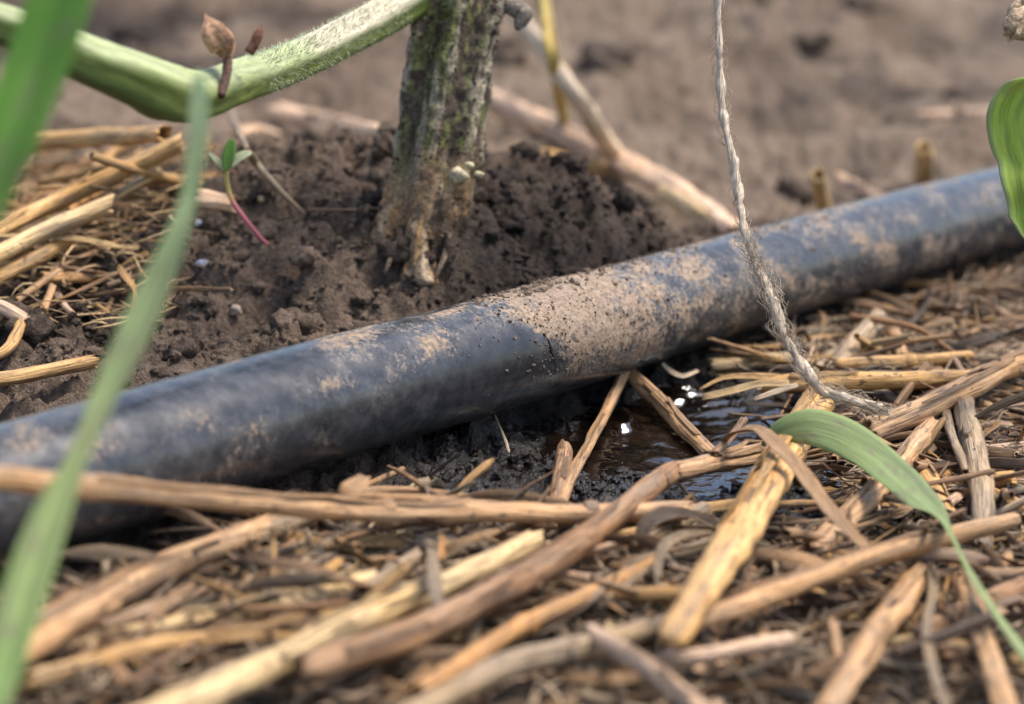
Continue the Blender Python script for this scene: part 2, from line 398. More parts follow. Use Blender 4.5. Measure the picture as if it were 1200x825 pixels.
# ------------------------------------------------------------------ soil crumbs (uncountable)
def ico(sub):
    import bmesh
    bm = bmesh.new(); bmesh.ops.create_icosphere(bm, subdivisions=sub, radius=1)
    v = np.array([p.co[:] for p in bm.verts]); f = np.array([[q.index for q in p.verts] for p in bm.faces]); bm.free(); return v, f
ICO = {1: ico(1), 2: ico(2), 3: ico(3)}
def crumbs(name, pos, size, sub, cols, m=M_SOIL, jit=.22, parent=None, squash=.75):
    bv, bf = ICO[sub]; n = len(pos); k = len(bv)
    if sub > 2:
        o1 = RNG.random((n, 1))*90; f_ = bv[None, :, 0]*1.3+o1; g_ = bv[None, :, 1]*1.3+bv[None, :, 2]*1.1-o1
        V = bv[None]*(1+.65*fbm(f_, g_, 3, 201, .6)+.42*fbm(f_*3.1, g_*3.1+bv[None, :, 2]*2, 3, 202, .7))[..., None]
    else: V = bv[None]*(1+jit*RNG.normal(size=(n, k, 1)))
    sc3 = size[:, None]*np.stack([.8+.5*RNG.random(n), .8+.5*RNG.random(n), squash*(.8+.5*RNG.random(n))], -1)
    V = V*sc3[:, None, :]; a = RNG.random(n)*2*pi; c, s_ = np.cos(a)[:, None], np.sin(a)[:, None]
    V = np.stack([V[..., 0]*c-V[..., 1]*s_, V[..., 0]*s_+V[..., 1]*c, V[..., 2]], -1)+pos[:, None, :]
    F = (bf[None]+(np.arange(n)*k)[:, None, None]).reshape(-1, 3)
    return fast_mesh(name, V.reshape(-1, 3), F, np.repeat(cols, k, 0), m, sub > 2, parent)
def scatter(n, x0, x1, y0, y1, keep):
    x = RNG.uniform(x0, x1, n); y = RNG.uniform(y0, y1, n); k = keep(x, y); return x[k], y[k]
def lay(name, label, n, box, keep, s0, s1, sub, pw=2.2, sink=.3, lift=0.):
    x, y = scatter(n, *box, keep); s_ = s0+(s1-s0)*RNG.random(len(x))**pw
    z = H(x, y)+s_*(.5-sink)+lift
    cc = soil_cols(x, y); cc[:, 2] = np.clip(cc[:, 2]+.5*RNG.random(len(x))**2*(1-cc[:, 1]), 0, 1); cc[:, 1] = np.clip(cc[:, 1]+.45*RNG.random(len(x))**3, 0, 1)
    o = crumbs(name, np.stack([x, y, z], -1), s_, sub, cc)
    return tag(o, label, "soil", None, "stuff")
behind = lambda x, y: hose_d(x, y) > 7
lay("soil_crumbs", "loose brown crumbs of soil over the mound behind the hose", 26000, (-115, 95, 375, 530), lambda x, y: behind(x, y) & (RNG.random(len(x)) < .25+.75*(G(x, y) > 4)) & (fbm(x/5, y/5, 3, 205) > -.22), .16, .95, 1, 2.6)
lay("soil_clods", "rough brown clods of soil on the mound round the stem", 900, (-105, 75, 380, 520), lambda x, y: behind(x, y) & (G(x, y) > 3.5), .7, 3.2, 3, 1.9, .45)
lay("background_clods", "blurred pale clods of soil in the background", 380, (-330, 330, 520, 1500), lambda x, y: np.abs(x) < y*.28, 1.5, 7.5, 3, 2.4, .45)
lay("wet_mud_crumbs", "wet black mud crumbs glinting in front of the hose", 6500, (-75, 75, 295, 450), lambda x, y: (wetness(x, y) > .25) & (hose_d(x, y) < 2) & (H(x, y) > WZ-.3), .25, 1.3, 1)
lay("mulch_soil_crumbs", "dark moist crumbs of soil between the mulch straws", 4500, (-100, 100, 245, 440), lambda x, y: hose_d(x, y) < -6, .3, 1.5, 1)

# ------------------------------------------------------------------ hose
def make_hose():
    path = spline([hose_pt(p) for p in (-330, -160, 0, 240, 400, 500, 667, 800, 1033, 1162, 1300, 1480)], .6)
    sag = np.linspace(0, 1, len(path)); rad = np.full(len(path), 9.5)
    T, N, B = frames(path)
    s = np.concatenate([[0], np.cumsum(np.linalg.norm(np.diff(path, axis=0), axis=1))])
    # where along the hose the pixel columns lie
    cols_px = 600+FPX*path[:, 0]/np.array([depth(p) for p in path])
    def rfun(th, s_):
        px = np.interp(s_, s, cols_px)+0*th
        ck = np.exp(-((px-650)/46)**4)*sstep(-.45, .35, np.cos(th))*sstep(-.15, .2, fbm(th*3, s_/5, 3, 83))
        return 1+.006*vnoise(th*1.2+3, s_/14, 5)+.002*vnoise(th*4, s_/3, 6)+ck*(.022+.03*fbm(th*10, s_/1.1, 3, 84))
    def cfun(th, s_, V):
        px = cols_px[:, None]+0*th
        top = np.cos(th)+0*s_                          # 1 on top
        n = fbm(th*2.2, s_/9, 4, 81)
        d = np.interp(px, [-200, 0, 200, 400, 560, 600, 640, 780, 900, 1000, 1090, 1200], [.47, .50, .46, .46, .38, .72, .80, .64, .62, .66, .54, .44])
        d = d+.34*n
        d = d+.22*sstep(.2, 1, top)*sstep(330, 420, px)*sstep(760, 560, px)
        # washed clean patch left of the caked mud, on the side facing the camera
        fr = -np.sin(th)*1.0+0*s_
        clean = np.exp(-((px-548)/52)**2)*sstep(-.6, -.1, -np.abs(top-.15))
        d = d-.75*clean-.5*sstep(-.35, -.75, top)
        d = d+.25*np.exp(-((px-648)/46)**2)*sstep(-.5, .2, top)
        return np.stack([np.clip(d, 0, 1), np.clip(n, 0, 1), 0*d, 0*d+1], -1)
    mb = MB(); tube(mb, path, rad, 88, ('hollow', 'hollow'), rfun, 0, cfun)
    o = mb.build("irrigation_hose", M_HOSE)
    tag(o, "thick black irrigation hose smeared with dried mud crossing the bed", "hose")
    # mud crumbs caked on it
    pos = []; sz = []
    for _ in range(3600):
        px = random.gauss(650, 52) if random.random() < .62 else random.uniform(560, 1000)
        ang = random.gauss(-.25, .33) if random.random() < .5 else random.uniform(-.6, 1.9)
        # the tube's angle runs from the top (0) to the side; pick the side that faces the camera
        i = int(np.argmin(np.abs(cols_px-px))); i = min(max(i+random.randint(-1, 1), 0), len(path)-1)
        dens = .35+.65*(float(vnoise(px/26., ang*2.4, 91)) > -.05)
        if random.random() > dens: continue
        side = FACE*ang
        dr = N[i]*cos(side)+B[i]*sin(side)
        big = (abs(px-655) < 75 and ang < .25)
        r_ = random.uniform(.06, .20)*(1+(random.random()**4)*(3.2 if big else 1.2))
        pos.append(path[i]+dr*(9.5+r_*.25)+T[i]*random.uniform(-.5, .5)); sz.append(r_)
    pos = np.array(pos); sz = np.array(sz)
    c = np.stack([0*sz, .2*RNG.random(len(sz))**2, .25+.7*RNG.random(len(sz)), 0*sz+1], -1)
    m = crumbs("caked_soil", pos, sz, 1, c, parent=o); m["kind"] = "stuff"; m["label"] = "dry brown soil crumbs caked on top of the hose"
    # crack in the caked mud, its shade drawn as a thin dark tube
    px0 = [(622, 372, .35), (632, 388, .55), (641, 399, .9), (646, 412, .8), (651, 428, .5), (652, 437, .3)]
    def onhose(px, py):
        a = P(px, py, 100)-P(px, py, 0); a = a/np.linalg.norm(a); o0 = P(px, py, 0)
        for dd in np.arange(330, 480, .4):
            q = o0+a*dd
            if np.min(np.linalg.norm(path-q, axis=1)) < 9.53: return q
        return o0+a*400
    cp = spline([onhose(a, b) for a, b, _ in px0], .5); cr = np.interp(np.linspace(0, 1, len(cp)), np.linspace(0, 1, 6), [c_[2] for c_ in px0])*.38
    cm = MB(); tube(cm, cp, cr, 6, ('point', 'point'), lambda th, s_: 1+.5*vnoise(th*3, s_*1.4, 4), cfun=lambda th, s_, V: np.broadcast_to(np.array([.0, 1., 0, 1]), V.shape[:2]+(4,)))
    k = cm.build("mud_crack", M_SOIL, o); k["label"] = "dark thin crack in the mud on the hose side"
    return o, path
# find which tube angle faces the camera
_p = hose_pt(600); _q = hose_pt(640); _T, _N, _B = frames(np.array([_p, (_p+_q)/2, _q]))
FACE = 1 if _B[0].dot(np.array((0, 0, CAMZ))-_p) > 0 else -1
hose, hose_path = make_hose()

# ------------------------------------------------------------------ straw
C = dict(gold=(.58, .36, .15), pale=(.62, .46, .25), tan=(.49, .31, .17), brown=(.34, .205, .115), grey=(.35, .27, .185),
         orange=(.54, .30, .12), pink=(.68, .48, .34), dark=(.095, .066, .047), green=(.56, .43, .12), white=(.66, .55, .42))
def shade(c, k): return tuple(v*k for v in c)
def peel(o, path, rad, s, sd_, color):
    # a split strip of the stalk's own skin, lifting off it at one end
    r_ = random.Random(sd_); T, N, B = frames(path)
    for k in range(1+sd_ % 3):
        a = r_.uniform(0, .6); b = min(1, a+r_.uniform(.22, .5)); i0, i1 = int(a*(len(path)-1)), int(b*(len(path)-1))
        if i1-i0 < 5: continue
        ang = r_.uniform(-1.0, 1.0); fl = r_.random() < .5; m = i1-i0+1; t = np.linspace(0, 1, m); t = t[::-1] if fl else t
        dr = np.cos(ang)*N[i0:i1+1]+np.sin(ang)*B[i0:i1+1]
        p = path[i0:i1+1]+dr*(rad[i0:i1+1]*1.05+.10+r_.uniform(.4, 1.6)*np.clip(t-.6, 0, 1)**2*4)[:, None]
        mb = MB(); ribbon(mb, p, rad[i0:i1+1]*r_.uniform(.45, .9)*(1-.6*t**3), dr, .16, -.06)
        mb.build("sheath", M_STRAW, o, True, shade(C[color], r_.uniform(.75, 1.2)))
def straw(name, label, pts, wpx, color, ends=('hollow', 'hollow'), nodes=(), sides=14, flat=1.0, cat="straw", group="main straws of the mulch", frayed=0, seed=None, bend=.5, absd=False):
    """pts: (px, py, height above the soil) or, with absd, (px, py, camera depth); wpx: apparent widths"""
    W3 = [P(*p) if absd else GP(*p) for p in pts]
    wd = [w_*depth(p)/FPX for w_, p in zip(np.interp(np.linspace(0, 1, len(W3)), np.linspace(0, 1, len(np.atleast_1d(wpx))), np.atleast_1d(wpx)), W3)]
    path = spline(np.column_stack([W3, wd]), 1.6); wid = path[:, 3]; path = path[:, :3].copy()
    sd_ = seed if seed is not None else abs(hash_str(label)) % 9973
    n = len(path); s = np.concatenate([[0], np.cumsum(np.linalg.norm(np.diff(path, axis=0), axis=1))])
    path[:, 0] += bend*.45*vnoise(s/13, 0*s+sd_, 1); path[:, 2] += bend*.45*vnoise(s/13, 0*s+sd_, 2)
    rad = wid/2*(1+.05*vnoise(s/5, 0*s+sd_, 3)+.03*vnoise(s/1.7, 0*s+sd_, 5))
    for t_ in nodes:
        rad = rad*(1+.13*np.exp(-((s-t_*s[-1])/1.0)**2))
    ph = sd_ % 7
    gv = (sd_ % 11)/11
    rf = lambda th, s_: 1+.12*np.cos(2*th+ph+.03*s_)+.04*np.cos(5*th+ph)+.03*np.cos(11*th+.05*s_)+.10*vnoise(th*1.1+sd_, s_/5, 7)-.20*gv*np.exp(-((np.cos(th-ph-.015*s_)-1)/.05)**2)
    mb = MB(); tube(mb, path, rad, sides, ends, rf, 1.9, flat=flat)
    o = mb.build(name, M_STRAW, None, True, C[color]); tag(o, label, cat, group)
    if sides >= 14 and rad.mean() > 1.0 and s[-1] > 14 and sd_ % 6 != 0: peel(o, path, rad, s, sd_, color)
    for t_ in nodes:
        i = int(np.argmin(np.abs(s-t_*s[-1]))); i = min(max(i, 1), n-2); a = max(0, i-1); b = min(n, i+2)
        nb = MB(); pp = spline(path[a:b], .5); rr = rad[i]*(1.05+.10*np.exp(-((np.linspace(-1, 1, len(pp)))/.4)**2))
        pp = path[i]+(pp-path[i])*.55
        tube(nb, pp, rr, sides, ('flat', 'flat'), rf)
        nb.build("node", M_STRAW, o, True, tuple(c_*.62 for c_ in C[color]))
    return o, path, rad
def hash_str(t):
    h = 7
    for ch in t: h = (h*131+ord(ch)) & 0x7fffffff
    return h
def strip(name, label, pts, wpx, color, cat="straw", group=None, parent=None, nrm=(0, -.5, .85), twist=0., fold=.12, thick=.35, absd=False, depths=None):
    W3 = [P(*p) if absd else GP(*p) for p in pts]
    wd = [w_*depth(p)/FPX for w_, p in zip(np.interp(np.linspace(0, 1, len(W3)), np.linspace(0, 1, len(np.atleast_1d(wpx))), np.atleast_1d(wpx)), W3)]
    path = spline(np.column_stack([W3, wd]), 1.2); wid = path[:, 3]; path = path[:, :3]
    n = len(path); nn = np.array(nrm, float); nn /= np.linalg.norm(nn)
    nr = np.array([[nn[0]+sin(twist*t_)*.8, nn[1], nn[2]] for t_ in np.linspace(0, 1, n)])
    s = np.arange(n); wid = wid*(1+.12*vnoise(s/4., 0.*s+n, 3))
    mb = MB(); ribbon(mb, path, wid, nr, thick, fold)
    o = mb.build(name, M_STRAW, parent, True, C[color])
    if label: tag(o, label, cat if parent is None else None, group)
    return o

straw("straw_stalk", "longest straw, lying level from the left edge in front of the hose", [(-60, 552, 30), (0, 562, 27), (120, 571, 21), (250, 584, 15.5), (400, 597, 10), (560, 602, 8), (690, 602, 7), (800, 600, 6)], (29, 28, 26, 26, 24), "tan", nodes=(.62, .88))
straw("straw_stalk", "thick tan straw with a split left end below the longest straw", [(12, 762, 6.5), (120, 702, 6), (200, 662, 5.5), (287, 628, 4.5), (362, 602, 3)], (50, 46, 38, 33), "tan", nodes=(.74,))
straw("straw_stalk", "thin golden straw under the thick split straw at lower left", [(36, 798, 5), (110, 776, 5), (187, 755, 5), (300, 742, 4.5), (400, 715, 3.5)], (20, 19), "gold")
straw("straw_stalk", "dull tan straw with cut end, second above the golden lower left straw", [(95, 757, 3), (213, 732, 3.5), (333, 705, 3.5), (432, 683, 3.5)], (22, 26), "pale", nodes=(.35,))
straw("straw_stalk", "pale yellow thick straw cut square at its upper right end", [(170, 845, 9), (270, 800, 9), (350, 762, 8.5), (400, 738, 8), (497, 697, 7), (616, 641, 6.5)], (44, 42, 38, 32), "pale", nodes=())
straw("straw_stalk", "thick reddish brown straw in the lower middle, bent at its upper joint", [(366, 783, 9), (470, 748, 9), (560, 705, 8.5), (640, 662, 8), (700, 618, 8), (747, 582, 8), (783, 556, 8)], (42, 42, 38, 32, 28, 25), "brown", nodes=(.97,))
straw("straw_stalk", "short ribbed straw leaving the bent joint beside the puddle", [(790, 552, 8), (845, 541, 7), (897, 532, 6)], (25, 28, 32), "tan", flat=.85)
straw("straw_stalk", "orange straw with a greyish joint near the bottom middle", [(492, 810, 8), (593, 743, 7.5), (690, 698, 6), (762, 661, 4.5)], (26, 26, 23, 19), "orange", nodes=(.42,))
straw("straw_stalk", "long pale grey straw leaving the bottom edge at the middle", [(440, 858, 10), (540, 806, 9), (620, 773, 8), (710, 753, 7), (786, 728, 6)], (36, 34, 33, 28), "grey", nodes=(.66,))
straw("straw_stalk", "long freckled straw in the lower right ending in a rounded tip", [(790, 742, 6), (820, 728, 7), (900, 697, 8), (1013, 659, 8.5), (1113, 628, 8.5), (1188, 609, 8)], (30, 29, 28, 23, 19), "tan", ends=('flat', 'round'))
straw("straw_stalk", "stout straw rising steeply to the green blade, orange at its lower end", [(787, 748, 12), (820, 700, 12), (850, 650, 11), (905, 560, 9), (958, 472, 6)], (32, 38, 44, 46, 42), "gold", ends=('round', 'hollow'), flat=.8)
straw("straw_stalk", "hollow cut straw pointing at the viewer right of the dry curled strip", [(955, 645, 4), (993, 605, 5), (1035, 563, 5.5), (1090, 503, 5)], (27, 29, 28), "tan", nodes=(.12,))
straw("straw_stalk", "smooth tan straw slanting off the right edge just below the twine end", [(1024, 503, 6), (1080, 479, 7.5), (1133, 454, 8), (1175, 432, 8), (1250, 396, 8)], (27, 28, 27, 26), "tan", nodes=(.66,))
a9, _, _ = straw("straw_stalk", "golden level straw with a frayed left end beneath the twine", [(905, 452, 7), (943, 449, 7.5), (1050, 446, 7), (1150, 440, 6)], (20, 26, 24, 22), "gold")
strip("frayed_strip", None, [(915, 444, 8), (880, 441, 9), (848, 443, 9), (820, 456, 8)], (12, 11, 7, 2), "gold", parent=a9)
strip("frayed_strip", None, [(925, 450, 9), (890, 450, 9.5), (855, 459, 9), (823, 466, 8)], (10, 11, 12, 9), "pale", parent=a9)
strip("frayed_strip", None, [(935, 451, 10), (912, 458, 9.5), (884, 468, 9)], (6, 8, 5), "white", parent=a9)
straw("straw_stalk", "short straw with dark hollow end just above the frayed straw", [(985, 428, 5), (1053, 423, 5.5), (1130, 419, 5)], (18, 17), "gold", nodes=(.5,))
straw("straw_stalk", "blurred grey brown straw leaning under the hose right of the twine", [(1028, 374, 5), (1000, 408, 5), (972, 440, 3)], (26, 30, 30), "grey")
straw("straw_stalk", "slender straw standing in the puddle under the hose, nearest the clean patch", [(731, 437, 7), (706, 492, 5), (673, 552, 3.5), (656, 590, 2.5)], (13, 15, 16), "tan")
straw("straw_stalk", "mud speckled straw sloping right through the puddle", [(737, 436, 6), (775, 474, 5), (832, 530, 4)], (15, 18, 19), "tan")
straw("straw_stub", "dark brown wet straw stub beside the puddle's left end", [(660, 530, 4.5), (656, 558, 3.5), (650, 592, 2)], (21, 20), "brown")
straw("straw_sliver", "hair thin pale sliver stuck under the hose's clean patch", [(580, 486, 5), (589, 507, 4), (595, 528, 3)], (3, 4), "white", sides=6, ends=('point', 'point'))
straw("straw_sliver", "small brown splinter leaning at the root of the dry curled strip", [(838, 530, 9), (856, 511, 10), (872, 493, 11)], (10, 10), "brown", flat=.6)
strip("dry_leaf_strip", "dry grey leaf strip curling over the stout straw", [(845, 520, 9), (862, 506, 12), (888, 503, 14), (912, 524, 14), (938, 552, 13), (974, 600, 11.5), (1017, 644, 9.5)], (10, 14, 17, 20, 20, 18, 15), "tan")
straw("straw_stalk", "weathered split straw standing right of the green blade, left half", [(1108, 478, 6), (1118, 515, 6.5), (1135, 552, 6.5)], (12, 14), "grey", flat=.7)
straw("straw_stalk", "weathered straw standing right of the green blade, running under the freckled straw", [(1128, 472, 6), (1140, 520, 7), (1150, 580, 6), (1153, 652, 3)], (24, 27, 26, 17), "grey", flat=.8)
straw("straw_stub", "short golden split stub half hidden behind the green blade", [(1082, 545, 4), (1096, 575, 5), (1110, 606, 4)], (20, 20), "gold", flat=.7)
straw("straw_stalk", "thick brown leaf wrapped straw sloping down at the lower right", [(968, 835, 7), (1010, 770, 7), (1050, 710, 6), (1082, 665, 4)], (36, 42, 42, 30), "tan", flat=.7)
straw("straw_stalk", "straw below the round tip, running down to the bottom right", [(1122, 668, 4), (1140, 720, 6), (1158, 770, 7), (1185, 850, 8)], (24, 26, 28), "tan", flat=.8)
straw("straw_stub", "dull brown straw stub crossing behind the trailing green tip", [(1075, 744, 4), (1130, 718, 4), (1195, 690, 4)], (26, 30), "brown")
straw("straw_stalk", "thin golden straw level under the hollow cut straw", [(885, 590, 2.5), (980, 590, 3), (1070, 594, 3)], (9, 10), "gold")
straw("straw_sliver", "thin orange sliver standing below the freckled straw", [(1100, 718, 3), (1108, 687, 4), (1116, 655, 4)], (6, 6), "orange", sides=8)
strip("dry_leaf_strip", "dark shrivelled leaf strip behind the stout straw", [(780, 606, 3), (860, 618, 3.5), (960, 627, 3.5), (1050, 636, 3)], (13, 16, 12, 7), "dark")
straw("straw_stalk", "pinkish straw sloping down to the right at the bottom middle", [(697, 744, 9), (750, 778, 10), (805, 820, 11), (840, 850, 11)], (20, 22, 22), "pink")
straw("straw_stalk", "short pinkish grey straw under the stout straw's lower end", [(775, 774, 7), (840, 766, 7), (922, 752, 6)], (18, 19), "pink")
straw("straw_stalk", "mottled brown thin straw leaning under the longest straw", [(288, 698, 3), (326, 655, 3), (368, 612, 2.5)], (15, 13), "brown")
straw("straw_stalk", "grey thin straw leaning beside the mottled brown one", [(315, 703, 4), (355, 662, 4), (402, 620, 3)], (15, 14), "grey")
straw("straw_stub", "small golden straw stub between the leaning thin straws", [(350, 693, 3.5), (370, 677, 4), (391, 661, 4)], (13, 14), "gold")
straw("straw_stub", "grey cut stub left of the pale yellow straw", [(430, 690, 4), (458, 669, 5), (487, 651, 5)], (14, 16), "grey")
straw("straw_stalk", "thin grey green straw between the thick split straw and the dull tan one", [(185, 706, 3), (240, 702, 3), (305, 703, 3)], (9, 8), "grey")
straw("straw_stub", "golden straw stub under the reddish brown straw's upper half", [(703, 631, 4), (730, 626, 4.5), (770, 618, 4)], (14, 14), "gold")
straw("straw_stalk", "pale straw level beside the puddle, passing under the bent straw", [(715, 614, 4), (760, 603, 4.5), (860, 592, 4)], (12, 13), "gold")
straw("straw_stub", "thin grey stub lying along the orange straw", [(700, 708, 4.5), (730, 690, 5), (764, 669, 5)], (10, 10), "grey")
strip("dry_leaf_strip", "dark grey leaf strip curled into a loop by the bent straw", [(750, 636, 6), (756, 616, 8), (775, 603, 9), (800, 601, 8), (838, 607, 6)], (14, 17, 18, 13, 7), "dark", twist=1.5)
strip("dry_leaf_strip", "tan leaf strip arching left of the stout straw", [(772, 690, 5), (771, 660, 7), (780, 638, 9), (803, 626, 9), (835, 624, 8)], (7, 11, 12, 10, 6), "grey", twist=1.)
straw("straw_stalk", "thin straw lying on top of the longest straw's middle", [(420, 583, 8), (500, 586, 8), (590, 594, 6.5), (650, 596, 6)], (9, 10, 8), "tan")
straw("straw_stalk", "second thin straw behind the longest straw's middle", [(405, 580, 6), (470, 573, 5.5), (540, 579, 5), (600, 590, 4)], (10, 8, 6), "tan")
straw("twig", "small forked brown twig on the wet mud behind the longest straw", [(456, 548, 5), (478, 557, 6), (505, 574, 6), (530, 588, 5)], (5, 7, 8), "brown", sides=8, ends=('point', 'flat'), cat="twig", group=None)
strip("dry_leaf_strip", "brown leaf scrap on the longest straw near its first joint", [(398, 590, 9), (412, 574, 11), (428, 558, 11)], (18, 30, 16), "tan")
strip("dry_leaf_strip", "grey leaf strip draped across the pale yellow straw", [(506, 643, 10), (508, 672, 11.5), (512, 700, 11), (526, 726, 9)], (13, 17, 15, 9), "grey", nrm=(.2, -.8, .5))
strip("dry_leaf_strip", "orange leaf scrap standing beside the pale yellow straw's end", [(516, 655, 7), (520, 640, 8), (516, 626, 9)], (8, 13, 4), "orange", nrm=(0, -1, .2))
strip("dry_leaf_strip", "long grey leaf strip trailing at the right of the thick brown straw", [(1088, 662, 6), (1094, 690, 7), (1086, 740, 8), (1098, 800, 9), (1120, 850, 9)], (8, 11, 13, 12), "grey")
straw("twig", "thin brown twig crossing the litter under the hose's right end", [(1000, 371, 7), (1045, 379, 8), (1083, 390, 8), (1120, 414, 6)], (8, 8, 5), "brown", sides=8, cat="twig", group=None)
straw("straw_stub", "small broken straw standing on the twig under the hose", [(1046, 388, 5), (1052, 402, 5), (1057, 418, 5)], (16, 14), "tan")
# straws behind the hose, left
straw("straw_stalk", "blurred golden straw level under the green side shoot", [(30, 166, 16), (110, 162, 16), (190, 156, 15)], (20, 20), "gold")
straw("straw_stalk", "golden straw pointing up right to the mound, upper of two", [(-40, 292, 13), (60, 238, 14), (133, 204, 14), (201, 172, 13)], (23, 23, 20), "gold")
straw("straw_stalk", "pale hollow straw cut off at the mound's left slope", [(-30, 312, 12), (40, 277, 13), (118, 245, 12)], (23, 24), "pale")
straw("straw_stalk", "pale flattened straw between the golden straw and the mound", [(90, 256, 9), (140, 225, 10), (182, 203, 9)], (18, 16), "pale", flat=.6)
straw("straw_stalk", "orange straw under the pale hollow straw at the left edge", [(-30, 335, 8), (20, 313, 9), (75, 285, 9)], (22, 18), "gold")
straw("straw_stalk", "yellow straw end lying just behind the hose at the left edge", [(-40, 450, 7), (30, 440, 7.5), (101, 424, 7)], (24, 22), "gold", flat=.8)
for k, (l, a, wd_, c_) in enumerate([("thin tan straw bit on the dark soil, uppermost by the left edge", [(20, 352, 6), (45, 333, 7), (68, 318, 7)], 9, "tan"), ("thin straw bit leaning on the dark soil left of the mound", [(44, 384, 4), (52, 362, 6), (60, 338, 7)], 9, "tan"),
        ("dull leaf scrap at the left edge above the yellow straw end", [(-5, 358, 8), (10, 364, 8), (26, 374, 7)], 18, "pink"), ("curled golden straw bit at the left edge above the yellow straw end", [(0, 415, 5), (14, 404, 6), (24, 372, 7)], 14, "gold"),
        ("thin dark straw bit crossing left of the mound", [(40, 375, 4), (62, 400, 4), (74, 420, 3)], 6, "grey"), ("short straw bit right beside the mound's left foot", [(66, 345, 4), (76, 358, 5), (84, 366, 4)], 8, "pink")]):
    straw("straw_bit", l, a, wd_, c_, sides=8, group="straw bits left of the mound")
# background straws
straw("straw_stalk", "pinkish straw leaning right of the stem, running down from the top", [(585, -20, 600), (617, 33, 590), (667, 102, 572), (727, 192, depth(GP(727, 192, 3)))], (20, 23, 24), "white", absd=True)
straw("straw_stalk", "pinkish straw lying behind the mound right of the stem", [(560, 112, 3), (640, 147, 4), (720, 187, 4), (800, 228, 4), (860, 272, 3)], (27, 28, 26), "pink")
straw("straw_stub", "pale straw stub above the hose at the mound's right foot", [(780, 228, 3), (815, 250, 3), (856, 272, 2)], (20, 22), "pale")
straw("straw_stub", "orange blurred stub under the crossing of the pinkish straws", [(610, 178, 3), (650, 187, 3), (700, 196, 3)], (20, 20), "gold")
straw("yellow_stem", "upright yellow green stem in the background right of the plant", [(632, -30, 585), (640, 20, 580), (650, 80, 572), (662, 158, depth(GP(662, 158, 0)))], (17, 16, 14), "green", absd=True, ends=('flat', 'flat'), group=None, cat="plant stem")
straw("straw_stalk", "pinkish straw on the mound's crest left of the stem", [(330, 132, 2), (400, 147, 3), (462, 163, 3)], (22, 20), "pink")
straw("straw_stub", "orange straw end behind the seedling", [(240, 235, 4), (225, 205, 5), (262, 238, 3)][::2], (26, 22), "pink")
straw("straw_stalk", "pale straw piece on the mound above the seedling", [(278, 158, 4), (300, 152, 4), (322, 158, 3)], (20, 18), "pink", flat=.6)
straw("straw_stub", "pale blurred straw stub upright behind the hose's far end", [(1083, 178, 14), (1082, 200, 8), (1080, 226, 1)], (20, 22), "pale")
straw("straw_stub", "dim straw stub upright behind the hose right of the twine", [(958, 206, 14), (963, 228, 8), (968, 250, 2)], (17, 18), "pale")
straw("straw_stub", "blurred pinkish straw lying behind the hose right of the dim stub", [(985, 210, 3), (1010, 222, 3), (1030, 232, 3)], (14, 14), "pink")
straw("straw_stalk", "faint tan straw lying in the background near the right leaf", [(1060, 140, 2), (1110, 136, 3), (1180, 134, 2)], (16, 15), "pink")
straw("dead_twig", "thin grey dead twig sloping over the mound by the seedling", [(268, 128, 8), (285, 165, 8), (300, 192, 7), (328, 222, 5), (357, 250, 2)], (8, 8, 9, 7, 4), "grey", sides=8, ends=('point', 'point'), cat="twig", group=None)
straw("root_fibre", "fine pale root fibre stretched from the stem's foot to the left", [(362, 243, 2), (400, 245, 4), (440, 244, 4), (462, 240, 4)], (3, 3), "tan", sides=6, cat="root", group=None)
strip("pale_sliver", "pale curled sliver standing in for a glint on the water below the hose", [(776, 426, 6), (786, 435, 4.5), (800, 441, 4), (818, 434, 4)], (4, 7, 7, 5), "white", cat="sliver")  # pale strip painted in place of the bright water glint under the hose

# ------------------------------------------------------------------ smaller straw litter: one mesh per kind, every piece its own object
def base_stalk(i):
    L = 1.0; mb = MB(); n = 10
    t = np.linspace(-.5, .5, n)*20; path = np.stack([t, .5*vnoise(t/7, 0*t+i, 1), .5*vnoise(t/7, 0*t+i, 2)], -1)
    tube(mb, path, 1+.08*vnoise(t/3, 0*t+i, 3), 8, ('hollow', 'hollow'), lambda th, s_: 1+.1*np.cos(2*th+i)+.04*np.cos(5*th), .9, flat=(1, .7, .5)[i % 3]); return mb.mesh("straw_piece")
def base_strip(i):
    mb = MB(); t = np.linspace(-.5, .5, 16)
    bend = (2., 5., -3., 8., 4.)[i % 5]
    path = np.stack([t*20, 1.6*vnoise(t*3, 0*t+i, 1)+bend*.4*t*t*4, bend*(.25-t*t)*1.2], -1)
    tw = (.5, 2.5, 1.2, 4., 0.)[i % 5]; nr = np.stack([0*t, np.sin(tw*t), np.cos(tw*t)], -1)
    ribbon(mb, path, (1.9*(1-1.6*np.abs(t)**2.5*2)).clip(.3)*(1+.2*vnoise(t*9, 0*t+i, 5)), nr, .25, .16, 2); return mb.mesh("leaf_strip")
STALKS = [base_stalk(i) for i in range(9)]; STRIPS = [base_strip(i) for i in range(10)]
for me in STALKS+STRIPS: me.materials.append(M_STRAW)
def proj(p):
    d = depth(p); return 600+FPX*p[0]/d, 412.5-FPX*((p[1])*SP+(p[2]-CAMZ)*CP)/d
